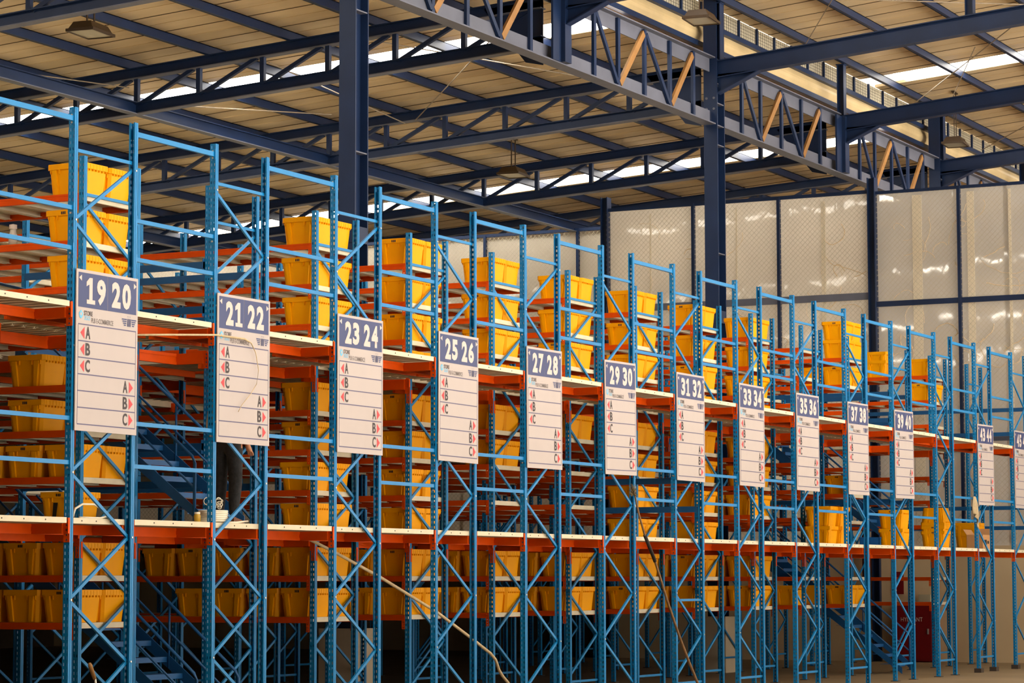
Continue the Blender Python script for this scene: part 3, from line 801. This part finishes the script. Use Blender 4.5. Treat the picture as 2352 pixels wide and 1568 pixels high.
# rack -> tier -> (left column count, right column count, setback)
T = {
    1: {10: (1, 1, 0), 9: (1, 1, 0), 8: (1, 1, 0), 7: (1, 1, 0), 6: (1, 1, .5), 5: (1, 1, .52), 4: (3, 1, 0), 3: (1, 0, 0), 2: (5, 1, 0), 1: (5, 1, 0)},
    3: {10: (1, 1, 0), 9: (1, 1, 0), 8: (1, 1, 0), 7: (1, 1, 0), 6: (1, 1, 0), 5: (1, 1, 0), 4: (1, 1, 0), 3: (1, 1, 0), 2: (5, 1, 0), 1: (4, 1, 0)},
    4: {10: (1, 1, 0), 9: (1, 1, 0), 8: (1, 1, 0), 7: (1, 1, 0), 6: (1, 1, 0), 5: (1, 1, 0), 4: (1, 1, 0), 3: (1, 1, 0), 2: (4, 1, 0), 1: (4, 1, 0)},
    5: {10: (1, 1, 0), 9: (1, 1, 0), 8: (1, 1, 0), 7: (1, 1, 0), 6: (1, 1, 0), 5: (1, 1, 0), 2: (4, 1, 0), 1: (4, 1, 0)},
    6: {10: (1, 1, 0), 9: (1, 1, 0), 8: (1, 1, 0), 7: (1, 1, 0), 6: (1, 1, 0), 2: (4, 1, 0), 1: (4, 1, 0)},
    7: {10: (1, 1, 0), 9: (1, 1, 0), 8: (1, 1, 0), 6: (1, 1, 0), 5: (1, 1, 0), 4: (1, 1, 0), 3: (1, 1, 0), 2: (4, 1, 0), 1: (4, 1, 0)},
    8: {10: (1, 1, 0), 9: (1, 1, 0), 8: (1, 1, 0), 7: (1, 1, 0), 6: (1, 1, 0), 5: (1, 1, 0), 4: (1, 1, 0), 3: (1, 1, 0), 2: (3, 1, 0), 1: (3, 1, 0)},
    9: {10: (1, 1, 0), 9: (1, 1, 0), 8: (1, 1, 0), 7: (1, 1, 0), 6: (1, 1, 0), 5: (1, 1, 0), 4: (2, 1, 0), 2: (3, 1, 0), 1: (3, 1, 0)},
    10: {1: (2, 0, .1)},
    11: {10: (1, 1, 0), 9: (2, 1, 0), 5: (1, 0, 0), 1: (2, 1, 0)},
    13: {10: (1, 0, .0), 9: (1, 1, 0)},
}
BACK = ['', ', second back', ', third back', ', fourth back', ', fifth back']
for n, tiers in T.items():
    for t, (lc, rc, sb) in tiers.items():
        for col, cnt in ((0, lc), (1, rc)):
            for i in range(cnt):
                x = XALL[n] + .06 + .24 + col * .478 + random.uniform(-.006, .006)
                y = YR + .045 + .27 + sb + i * .53 + random.uniform(-.012, .012)
                if t == 3 and n == 1: x -= .04
                tote(x, y, LV[t], 'yellow tote on %s shelf, %s column%s, %s' % (TIER[t], ('left', 'right')[col], BACK[i], RN[n]), random.uniform(-.025, .025), mark=(n * 3 + t + i) % 2 == 0 and col == 0)
# stacked totes
for dz, nm in ((.3, 'upper'),):
    for col in (0, 1):
        tote(XALL[11] + .3 + col * .478, YR + .32, LV[10] + .36, 'second-layer yellow tote on the topmost shelf, %s column, rack behind 39|40' % ('left', 'right')[col], .02, True)
tote(XALL[13] + .3, YR + 1.25, LV[10] + .0, 'lower yellow tote of the nested pair on the topmost shelf past the unsigned frame')
tote(XALL[13] + .3, YR + 1.25, LV[10] + .19, 'upper yellow tote of the nested pair on the topmost shelf past the unsigned frame')
zw = WALK['lower'] + .002
tote(46.35, 17.05, zw, 'lower yellow tote of the stack on the lower walkway right of the 35|36 sign', .1)
tote(46.36, 17.05, zw + .36, 'upper yellow tote of the stack on the lower walkway right of the 35|36 sign', .08)
tote(45.86, 17.1, zw, 'lower yellow tote behind the walkway stack, right of the 35|36 sign', .05)
tote(45.87, 17.1, zw + .36, 'upper yellow tote behind the walkway stack, right of the 35|36 sign', .1)
tote(48.9, 16.75, zw, 'lower yellow tote of the narrow stack left of the 39|40 frame', 0.05, True)
tote(48.9, 16.75, zw + .36, 'upper yellow tote of the narrow stack left of the 39|40 frame', 0.03, True)
tote(51.45, 16.75, zw, 'bottom yellow tote of the tall stack right of the 39|40 sign', .05, True)
tote(51.45, 16.75, zw + .1, 'second yellow tote nested in the tall stack right of the 39|40 sign', .05, True)
tote(51.46, 16.75, zw + .46, 'top yellow tote set upside down on the tall stack right of the 39|40 sign', .05, False, True)
for i in range(4):
    tote(54.0, 16.85, zw + .07 * i, ['bottom', 'second', 'third', 'top'][i] + ' yellow tote of the nested pile behind the cardboard box', .0)
bx = thing('cardboard_box', 'open cardboard box in front of nested yellow totes on the lower walkway', 'box', (53.0, 16.35, zw))
b = MB()
for a in ((-.28, .28, -.17, -.165, 0, .3), (-.28, .28, .165, .17, 0, .3), (-.28, -.275, -.17, .17, 0, .3), (.275, .28, -.17, .17, 0, .3), (-.28, .28, -.17, .17, 0, .006)): b.box(*a)
obj('carton', b.mesh('carton', M['card']), bx)
obj('flap', mb(lambda b: b.hexa([(.275, -.17, .3), (.28, -.17, .3), (.28, .17, .3), (.275, .17, .3), (.33, -.17, .43), (.335, -.17, .43), (.335, .17, .43), (.33, .17, .43)]), 'flap', M['card']), bx)
obj('flap', mb(lambda b: b.hexa([(-.275, .165, .3), (.275, .165, .3), (.275, .17, .3), (-.275, .17, .3), (-.275, .24, .41), (.275, .24, .41), (.275, .245, .41), (-.275, .245, .41)]), 'flap', M['card']), bx)
obj('printed_mark', mb(lambda b: (b.box(-.16, .0, -.172, -.1705, .1, .2), b.box(.04, .14, -.172, -.1705, .12, .18)), 'printed_mark', M['grip']), bx)
obj('tape_patch', mb(lambda b: b.hexa([(-.2372, .03, .02), (-.234, .03, .02), (-.234, .075, .02), (-.2372, .075, .02), (-.2372, -.0, .24), (-.234, -.0, .24), (-.234, .06, .24), (-.2372, .06, .24)]), 'tape_patch', M['tapeb']), [o for o in bpy.data.objects if o.get('label', '') == 'yellow tote on lower-walkway shelf, left column, rack behind 19|20'][0], (0, 0, 0), 'black tape strip')

# ------------------------------------------------------------------ signs
SW, SH = 1.045, 1.6
V = lambda v: SH - v
ME_BOARD = mb(lambda b: b.box(0, SW, -.004, .008, 0, SH), 'sign_board', M['white'])
ME_HEAD = mb(lambda b: (b.box(.03, .518, -.006, -.0035, V(.375), V(.03)), b.box(.524, SW - .03, -.006, -.0035, V(.375), V(.03))), 'sign_head', M['navy'])
def tri(b, x, z, w, h, s, y=-.0085):
    p = [(x, y, z + h / 2), (x + w, y, z), (x + w, y, z + h)] if s < 0 else [(x, y, z), (x + w, y, z + h / 2), (x, y, z + h)]
    q = [(a, y + .0015, c) for a, _, c in p]
    b.poly(p if s > 0 else [p[0], p[1], p[2]]); b.poly(list(reversed(q)))
    for i in range(3): j = (i + 1) % 3; b.quad(p[i], q[i], q[j], p[j])
ME_CORNER = {-1: mb(lambda b: tri(b, .035, V(.115), .045, .06, -1), 'corner_arrow', M['digit']), 1: mb(lambda b: tri(b, SW - .08, V(.115), .045, .06, 1), 'corner_arrow', M['digit'])}
ROWV = [.545 + .165 * k for k in range(7)]
def grid(b):
    for k in range(7): b.box(.036, SW - .03, -.006, -.0035, V(ROWV[k]) - .0055, V(ROWV[k]) + .0055)
    for x in (.034, SW - .034): b.box(x, x + .004, -.006, -.0035, V(ROWV[6]), V(ROWV[0]))
ME_GRID = mb(grid, 'ruled_grid', M['line'])
ME_RED = {-1: mb(lambda b: tri(b, 0, 0, .066, .116, -1, -.007), 'red_arrow', M['red']), 1: mb(lambda b: tri(b, 0, 0, .066, .116, 1, -.007), 'red_arrow', M['red'])}
ME_LET = {c: text_mesh(c, .078, .124, M['ink'], .028, 'row_letter') for c in 'ABC'}
ME_STORE = text_mesh('STORE', .145, .048, M['ink'], .02, 'logo_word')
ME_GO = text_mesh('2GO', .1, .042, M['sky'], .01, 'logo_word')
ME_PLB = text_mesh('PLB E-COMMERCE', .37, .05, M['grey'], .015, 'logo_word')
def drop(b):
    y = -.007
    pts = [(.035, .0), (.0, -.035), (.012, -.075), (.035, -.09), (.06, -.07), (.07, -.035)]
    b.poly([(p[0], y, p[1]) for p in reversed(pts)])
    b.k = 1
    b.poly([(p[0] * .45 + .02, y - .001, p[1] * .45 - .022) for p in reversed(pts)])
ME_DROP = mb(drop, 'drop_logo', [M['sky'], M['white']])
def wings(b):
    y = -.007
    for s in (0, 1):
        for i in range(4):
            z = -.008 - i * .02; x0, x1 = .0 + i * .012, .085 - i * .004
            if s: x0, x1 = .25 - x1, .25 - x0
            b.quad((x0, y, z - .012), (x1, y, z - .012), (x1, y, z), (x0, y, z))
    for i in range(4):
        x = .094 + i * .017
        b.quad((x, y, -.085), (x + .01, y, -.085), (x + .014, y, -.005), (x + .004, y, -.005))
    for i in range(3): b.quad((.1 + i * .022, y, .012), (.106 + i * .022, y, .012), (.106 + i * .022, y, .02), (.1 + i * .022, y, .02))
ME_WINGS = mb(wings, 'wing_emblem', M['navy'])
def digit_mesh(ch):
    if ch == '1':
        b = MB(); y = 0.0; w, h = .15, .262
        b.poly([(.05, y, .042), (.105, y, .042), (.105, y, h), (.06, y, h), (.05, y, h - .004)])
        b.poly([(.004, y, h - .045), (.004, y, h - .09), (.05, y, h - .068), (.05, y, h - .004)])
        b.poly([(.01, y, 0.0), (w, y, 0.0), (w, y, .042), (.01, y, .042)])
        return b.mesh('digit_1', M['digit'])
    return text_mesh(ch, .15, .262, M['digit'], .048, 'digit_' + ch)
ME_DIG = {c: digit_mesh(c) for c in '0123456789'}
def sign(n, tilt=0.0, dx=0.0):
    a, c = 19 + 2 * n, 20 + 2 * n
    r = thing('aisle_sign', 'white aisle sign with navy heading numbered %d and %d' % (a, c), 'sign', (XALL[n] + .02 + dx, Y0 - .024, 3.286), 'numbered aisle signs')
    r.rotation_euler = (0, tilt, 0)
    obj('board', ME_BOARD, r); obj('heading', ME_HEAD, r)
    for s in (-1, 1): obj('corner_arrow', ME_CORNER[s], r)
    for num, u0, u1 in ((a, .155, .482), (c, .587, .916)):
        for i, ch in enumerate(str(num)): obj('numeral', ME_DIG[ch], r, (u0 + i * .178, -.0085, V(.335)))
    obj('grid_lines', ME_GRID, r)
    obj('drop_logo', ME_DROP, r, (.04, 0, V(.402)))
    obj('logo_word', ME_STORE, r, (.125, -.006, V(.455))); obj('logo_word', ME_GO, r, (.13, -.006, V(.50)))
    obj('logo_word', ME_PLB, r, (.25, -.006, V(.52)))
    obj('wing_emblem', ME_WINGS, r, (.765, 0, V(.42)))
    for k in range(6):
        zc = V((ROWV[k] + ROWV[k + 1]) / 2) + .0
        if k < 3:
            obj('red_arrow', ME_RED[-1], r, (.072, 0, zc - .059)); obj('row_letter', ME_LET['ABC'[k]], r, (.158, -.0065, zc - .059))
        else:
            obj('red_arrow', ME_RED[1], r, (.905, 0, zc - .059)); obj('row_letter', ME_LET['ABC'[k - 3]], r, (.80, -.0065, zc - .059))
TILT = {0: 0.002, 3: 0.006, 4: -.006, 5: -.012, 7: .004, 9: -.006, 10: -.01, 12: -.012}
for n in range(0, 14):
    if n != 11: sign(n, TILT.get(n, 0.0))

# ------------------------------------------------------------------ stairs
def stair(xa, xb, y0, z0, rise, lab, sl=.835):
    r = thing('steel_stair', lab, 'stair', (xa, y0, z0), 'blue steel stairs')
    run = rise / sl; w = xb - xa
    for s, x in ((0, 0.0), (1, w)):
        b = MB()
        for off, tt in ((0, .006),):
            b.hexa([(x - tt, -.12, 0.0), (x + tt, -.12, 0.0), (x + tt, run, rise - .2), (x - tt, run, rise - .2), (x - tt, -.12, .12), (x + tt, -.12, .12), (x + tt, run, rise + .04), (x - tt, run, rise + .04)])
        obj('stringer', b.mesh('stringer', M['stair']), r)
        rail = .78
        pts = [(x, 0.0, .05), (x, .0, rail - .08), (x, .035, rail), (x, run - .1, rise + rail - .1), (x, run + .3, rise + rail)]
        obj('handrail', mb(lambda b: b.tube(pts, .019, 8), 'handrail', M['stair'], True), r)
        obj('mid_rail', mb(lambda b: b.tube([(x, 0.0, .42), (x, run, rise + .42)], .014, 6), 'mid_rail', M['stair'], True), r)
        for f in (.33, .66):
            obj('baluster', mb(lambda b: b.tube([(x, run * f, rise * f), (x, run * f, rise * f + rail)], .014, 6), 'baluster', M['stair'], True), r)
    n = round(rise / .185)
    for i in range(n):
        z = rise / n * (i + 1); y = run / n * (i + .5)
        obj('tread', mb(lambda b: (b.box(.006, w - .006, y - .02, y + run / n + .0, z - .004, z), b.box(.006, w - .006, y - .022, y - .018, z - .06, z)), 'tread', M['stair']), r)
stair(25.1, 25.95, 16.8, 0.0, 2.42, 'blue steel stair rising from the floor left of the 21|22 frame')
stair(25.1, 25.95, 16.85, 2.432, 2.12, 'blue steel stair on the lower walkway left of the 21|22 frame')
stair(49.68, 50.5, 17.02, 0.0, 2.42, 'blue steel stair rising from the floor in front of the red hydrant cabinet')
stair(49.68, 50.5, 17.1, 2.432, 2.12, 'blue steel stair on the lower walkway behind the 37|38 sign')

# ------------------------------------------------------------------ hydrant corner
hy = thing('hydrant_cabinet', 'dark red fire hydrant cabinet lettered HYDRANT against the end wall', 'cabinet', (56.95, 19.08, 0))
b = MB(); b.box(-.05, .33, -.44, .44, .02, 1.3); obj('cabinet_body', b.mesh('cabinet_body', M['hyd']), hy)
obj('cabinet_door', mb(lambda b: b.box(-.07, -.05, -.41, .41, .06, 1.26), 'cabinet_door', M['hyd']), hy)
hm = text_mesh('HYDRANT', .5, .09, M['pale'], 0, 'hydrant_word')
ho = obj('lettering', hm, hy, (-.075, .28, .9)); ho.rotation_euler = (0, 0, -math.pi / 2)
obj('door_handle', mb(lambda b: b.box(-.095, -.07, -.36, -.33, .62, .74), 'door_handle', M['bolt']), hy)
for y in (-.38, .38): obj('leg', mb(lambda b: b.box(.0, .28, y - .03, y + .03, 0, .05), 'leg', M['foot']), hy)
obj('control_box', mb(lambda b: (b.box(-.12, .06, -.14, .14, 0, .19), b.box(-.125, -.12, -.12, .12, .02, .17)), 'control_box', M['lens']), None, (57.1, 18.85, 1.302), 'small grey box standing on the red hydrant cabinet', 'box')
obj('wall_placard', mb(lambda b: (b.box(-.012, 0, -.13, .13, 0, .5), b.box(-.014, -.012, -.1, .1, .05, .25)), 'wall_placard', M['hyd']), None, (57.28, 19.55, 1.5), 'red placard on the end wall above the hydrant cabinet', 'placard')
obj('riser_pipe', mb(lambda b: b.tube([(0, 0, 1.2), (0, 0, 5.4)], .045, 10), 'riser_pipe', M['pipe'], True), None, (57.15, 20.3, 0), 'dark red sprinkler pipe rising in front of the end wall', 'pipe')

# ------------------------------------------------------------------ high-bay lamps
def lamp(x, y, z, rz, top, lab):
    r = thing('bay_lamp', lab, 'lamp', (x, y, z), 'brown high-bay lamps', rz)
    b = MB()
    lo = [(-.36, -.25, 0), (.36, -.25, 0), (.36, .25, 0), (-.36, .25, 0)]
    hi = [(-.29, -.17, .15), (.29, -.17, .15), (.29, .17, .15), (-.29, .17, .15)]
    b.hexa(lo + hi); obj('housing', b.mesh('housing', M['lamp']), r)
    b = MB(); b.box(-.38, .38, -.27, -.245, -.03, .02); b.box(-.38, .38, .245, .27, -.03, .02); b.box(-.38, -.35, -.245, .245, -.03, .02); b.box(.35, .38, -.245, .245, -.03, .02)
    obj('rim', b.mesh('rim', M['lamp']), r)
    obj('glass', mb(lambda b: b.box(-.35, .35, -.245, .245, -.012, -.002), 'glass', M['lens']), r)
    obj('ballast', mb(lambda b: b.box(.29, .4, -.1, .1, .04, .15), 'ballast', M['lamp']), r)
    b = MB(); b.bar((-.12, 0, .15), (-.12, 0, top), .04, .015); b.bar((.12, 0, .15), (.12, 0, top), .04, .015); b.box(-.2, .2, -.04, .04, top - .03, top)
    obj('bracket', b.mesh('bracket', M['lamp']), r)
lamp(36.9, 27.0, 11.22, .1, .83, 'brown high-bay lamp hanging at the upper left, left of the nearer column')
lamp(53.9, 27.5, 11.1, .1, .85, 'brown high-bay lamp hanging between the two tall columns')
lamp(46.35, 19.6, 12.5, .1, 1.21, 'brown high-bay lamp at the top edge left of the farther column')
lamp(62.2, 19.6, 12.42, .1, 1.29, 'brown high-bay lamp at the right, above the film fence')

# ------------------------------------------------------------------ small things
obj('hanging_rope', mb(lambda b: b.tube([(26.9, 16.6, 2.37), (27.6, 16.5, 2.15), (28.51, 16.4, 1.855), (29.96, 16.4, 1.413), (30.95, 16.4, 1.045), (31.45, 16.4, .85), (31.6, 16.4, .76), (31.7, 16.4, .62), (31.8, 16.4, .54), (31.97, 16.4, .44), (32.2, 16.4, .2), (32.6, 16.4, .025), (33.0, 16.45, .02)], .02, 8), 'hanging_rope', M['rope'], True), None, (0, 0, 0), 'pale rope sagging from the lower walkway towards the floor below the 25|26 sign', 'rope')
obj('loose_hose', mb(lambda b: b.tube([(22.36, 15.84, 4.318), (22.9, 15.72, 4.36), (23.7, 15.65, 4.42), (24.27, 15.66, 4.423), (24.42, 15.67, 4.39), (24.51, 15.67, 4.289), (24.57, 15.67, 4.103), (24.53, 15.67, 3.95), (24.41, 15.67, 3.83), (24.3, 15.67, 3.75), (24.237, 15.67, 3.702), (24.17, 15.67, 3.628)], [.011] * 4 + [.007, .005, .0045, .004, .004, .004, .004, .004], 8), 'loose_hose', M['rope'], True), None, (0, 0, 0), 'thin beige hose reaching across and curling over the 21|22 sign', 'hose')
rl = thing('rope_coil', 'cream coil of rope on the lower walkway under the 21|22 sign', 'rope', (24.12, 15.95, zw))
b = MB()
for k in range(6):
    zz = .022 + k * .021
    b.tube([(math.cos(t) * (.17 + .01 * math.sin(3 * t + k)), math.sin(t) * .14, zz) for t in [i * math.pi / 12 for i in range(25)]], .012, 6, False)
obj('coils', b.mesh('coils', M['cord'], True), rl)
b = MB()
for k in range(16):
    a = k * 1.7; cx, cy = math.cos(a) * .09 * (k % 3 + 1) / 3, math.sin(a) * .08 * (k % 4 + 1) / 4; q = .022 + .012 * (k % 3); e = .5 + .4 * (k % 2)
    b.tube([(cx + math.cos(t) * q * math.cos(a), cy + math.cos(t) * q * math.sin(a), .15 + q + .02 * (k % 3) + math.sin(t) * q * e) for t in [i * math.pi / 6 for i in range(13)]], .005, 5, False)
obj('loose_loops', b.mesh('loops', M['cord'], True), rl)
obj('tail', mb(lambda b: b.tube([(.16, -.05, .012), (.3, -.1, .012), (.45, -.06, .02), (.62, .0, .03), (.72, .02, .035)], .011, 6), 'tail', M['cord'], True), rl)
obj('cable_loop', mb(lambda b: b.tube([(-.3, 0, .02), (-.24, .02, .1), (-.1, .03, .15), (.08, .02, .15), (.2, 0, .1), (.24, -.02, .03), (.1, -.04, .012), (-.1, -.04, .012), (-.22, -.02, .012)], .011, 6), 'cable_loop', M['cord'], True), None, (21.95, 15.98, zw), 'white cable loop on the lower walkway inside the 19|20 frame', 'cable')
jr = thing('small_jar', 'small amber jar on the lower walkway beside the 21|22 frame', 'jar', (23.68, 15.86, zw))
obj('jar', mb(lambda b: b.lathe([(.0, 0), (.035, 0), (.037, .07), (.028, .085), (.028, .09)], 12), 'jar', mat('amber_glass', (190, 150, 50), .2), True), jr)
obj('lid', mb(lambda b: b.lathe([(.031, .088), (.031, .108), (0, .108)], 12), 'lid', M['cord']), jr)
bt = thing('spray_bottle', 'small clear bottle on the second shelf from top left of the 19|20 frame', 'bottle', (23.9, 18.52, LV[9] + .0))
obj('bottle', mb(lambda b: b.lathe([(0, 0), (.05, 0), (.05, .12), (.035, .16), (.035, .2)], 12), 'bottle', M['clear'], True), bt)
obj('cap', mb(lambda b: b.lathe([(.045, .19), (.045, .24), (0, .25)], 12), 'cap', M['pale']), bt)
# bamboo duster leaning on the front frames
dp = thing('bamboo_duster', 'long bamboo duster pole leaning between the 29|30 and 31|32 signs', 'duster', (36.35, 15.45, 0))
P = lambda x, z: (x - 36.35, (15.62 - 15.45) * min(1, z / 2.6), z)
pole = [(36.4, .02), (36.24, .31), (35.98, .62), (35.68, 1.01), (35.35, 1.5), (35.0, 2.08), (34.7, 2.45), (34.52, 2.75), (34.36, 3.06)]
obj('pole', mb(lambda b: b.tube([P(*p) for p in pole], [.022, .021, .02, .019, .018, .017, .016, .014, .013], 8), 'pole', M['bamboo'], True), dp)
obj('grip_wrap', mb(lambda b: b.tube([P(35.0, 2.08), P(34.85, 2.27), P(34.7, 2.45)], .026, 8), 'grip_wrap', M['grip'], True), dp)
b = MB()
for i in range(70):
    a = random.uniform(0, 6.28); rr = random.uniform(.02, .1)
    p0 = Vector(P(34.36, 3.02)); b.tube([p0, p0 + Vector((math.cos(a) * rr - .03, math.sin(a) * rr * .6, random.uniform(-.03, .16)))], .004, 4)
obj('brush_head', b.mesh('brush_head', M['bristle']), dp)
# broom handle in the lower left corner
bh = thing('broom_handle', 'wooden-gripped broom handle standing at the bottom left under the 19|20 sign', 'broom', (21.1, 15.2, 0))
obj('stick', mb(lambda b: b.tube([(.25, .1, .02), (-.13, .0, .9)], .012, 8), 'stick', M['bolt'], True), bh)
obj('wooden_grip', mb(lambda b: b.tube([(-.13, .0, .88), (-.2, .0, 1.0), (-.215, .0, 1.03)], [.018, .022, .014], 8), 'wooden_grip', M['warm_brown'], True), bh)
# towel over the guard rail
tw = MB(); nx, nz = 10, 14
for i in range(nx + 1):
    for j in range(nz + 1):
        u = i / nx; v = j / nz
        wdt = .075 + .075 * min(1, v * 1.7)
        tw.v.append(((u - .5) * wdt * 2 + .05 * v, -.035 + (.028 * math.sin(u * 14 + v * 2) - .02) * min(1, v * 3 + .15), .02 - (.34 + .3 * u * u) * v))
for i in range(nx):
    for j in range(nz):
        a = i * (nz + 1) + j; tw.f.append((a, a + nz + 1, a + nz + 2, a + 1)); tw.m.append(0)
to = obj('hanging_towel', tw.mesh('towel', M['towel'], True), None, (50.62, Y0 - .0, 3.42), 'beige towel hanging on the guard rail left of the 43|44 sign', 'towel')
sm = to.modifiers.new('thick', 'SOLIDIFY'); sm.thickness = .012
bb = thing('blue_crate', 'blue plastic crate on the lower walkway behind the 39|40 frame', 'crate', (48.8, 17.15, zw))
b = MB()
for a in ((-.2, .2, -.2, -.19, 0, .2), (-.2, .2, .19, .2, 0, .2), (-.2, -.19, -.2, .2, 0, .2), (.19, .2, -.2, .2, 0, .2), (-.2, .2, -.2, .2, 0, .01), (-.215, .215, -.215, -.2, .17, .2), (-.215, .215, .2, .215, .17, .2)): b.box(*a)
obj('crate_body', b.mesh('crate_body', M['bluebin']), bb)

# ------------------------------------------------------------------ person standing behind the 21|22 sign
pr_ = thing('person', 'person in dark jeans and brown shoes standing behind the 21|22 sign', 'person', (25.0, 16.35, zw))
V_ = {}; verts = []; edges = []; rad = []
def jv(k, p, r): V_[k] = len(verts); verts.append(p); rad.append(r)
for k, p, r in (('pelvis', (0, 0, .92), (.15, .12)), ('belly', (0, 0, 1.06), (.14, .11)), ('chest', (.0, 0, 1.26), (.165, .115)), ('neck0', (0, 0, 1.43), (.075, .07)), ('neck', (.01, 0, 1.5), (.055, .055)),
        ('head0', (.02, 0, 1.58), (.075, .085)), ('head1', (.02, 0, 1.68), (.078, .092)), ('head2', (.01, 0, 1.74), (.05, .06))):
    jv(k, p, r)
for s, nm in ((1, 'a'), (-1, 'b')):
    sy = -.095 * s
    for k, p, r in (('hip', (.0, sy, .86), (.108, .104)), ('knee', (.02, sy * 1.05, .48), (.082, .08)), ('calf', (.0, sy * 1.05, .32), (.078, .076)), ('ankle', (-.01, sy, .09), (.05, .05))): jv(k + nm, p, r)
    for k, p, r in (('sho', (0, -.18 * s, 1.38), (.062, .062)), ('elb', (-.02, -.23 * s, 1.1), (.045, .045)), ('wri', (.1, -.2 * s, .9), (.03, .03)), ('palm', (.15, -.19 * s, .85), (.034, .02))): jv(k + nm, p, r)
    for i in range(4):
        jv('f%d' % i + nm, (.18, -.19 * s - .03 + .02 * i, .81), (.009, .009)); jv('g%d' % i + nm, (.19, -.19 * s - .03 + .02 * i, .77 + .004 * abs(i - 1)), (.008, .008))
    jv('t0' + nm, (.17, -.15 * s, .86), (.011, .011)); jv('t1' + nm, (.19, -.135 * s, .83), (.009, .009))
E_ = [('pelvis', 'belly'), ('belly', 'chest'), ('chest', 'neck0'), ('neck0', 'neck'), ('neck', 'head0'), ('head0', 'head1'), ('head1', 'head2')]
for nm in 'ab':
    E_ += [('pelvis', 'hip' + nm), ('hip' + nm, 'knee' + nm), ('knee' + nm, 'calf' + nm), ('calf' + nm, 'ankle' + nm), ('chest', 'sho' + nm), ('sho' + nm, 'elb' + nm), ('elb' + nm, 'wri' + nm), ('wri' + nm, 'palm' + nm), ('palm' + nm, 't0' + nm), ('t0' + nm, 't1' + nm)]
    for i in range(4): E_ += [('palm' + nm, 'f%d' % i + nm), ('f%d' % i + nm, 'g%d' % i + nm)]
me = bpy.data.meshes.new('body'); me.from_pydata(verts, [(V_[a], V_[c]) for a, c in E_], [])
po = obj('body', me, pr_)
sk = po.modifiers.new('skin', 'SKIN')
for i, r in enumerate(rad): me.skin_vertices[0].data[i].radius = r
me.skin_vertices[0].data[0].use_root = True
po.modifiers.new('sub', 'SUBSURF').levels = 2; po.modifiers['sub'].render_levels = 2
dg = bpy.context.evaluated_depsgraph_get(); dg.update()
bm_ = bpy.data.meshes.new_from_object(po.evaluated_get(dg))
po.modifiers.clear(); po.data = bm_
bm_.materials.clear()
for m in (M['skin'], M['shirt'], M['denim']): bm_.materials.append(m)
for p in bm_.polygons:
    z = p.center.z; arm = abs(p.center.y) > .15 and p.center.x > .05
    p.material_index = 0 if (z > 1.45 or arm or (abs(p.center.y) > .13 and z < .93 and p.center.x > .03 and z > .7)) else (1 if z > .97 else 2)
    p.use_smooth = True
hb = MB(); hb.lathe([(.0, 1.80), (.05, 1.79), (.082, 1.745), (.09, 1.68), (.085, 1.62)], 16, -.005, 0)
obj('hair', hb.mesh('hair', M['hair'], True), pr_)
for s in (1, -1):
    fb = MB(); fb.hexa([(-.07, -.045, 0), (.19, -.035, 0), (.19, .035, 0), (-.07, .045, 0), (-.06, -.04, .09), (.12, -.03, .055), (.12, .03, .055), (-.06, .04, .09)])
    obj('shoe', fb.mesh('shoe', M['shoe']), pr_, (0, -.095 * s, 0))
    eb = MB(); eb.lathe([(0, -.009), (.008, -.004), (.009, 0), (.008, .004), (0, .009)], 8)
    obj('eye', eb.mesh('eye', M['hair'], True), pr_, (.098, -.032 * s, 1.665))
    obj('ear', mb(lambda b: b.box(-.018, .018, -.008, .008, -.03, .03), 'ear', M['skin']), pr_, (.0, -.092 * s, 1.64))
obj('nose', mb(lambda b: b.hexa([(.0, -.014, -.02), (.025, -.01, -.02), (.025, .01, -.02), (0, .014, -.02), (-.005, -.006, .035), (.004, -.005, .035), (.004, .005, .035), (-.005, .006, .035)]), 'nose', M['skin']), pr_, (.1, 0, 1.625))
obj('mouth', mb(lambda b: b.box(-.005, .004, -.022, .022, -.004, .004), 'mouth', mat('lips', (140, 70, 62), .5)), pr_, (.1, 0, 1.578))
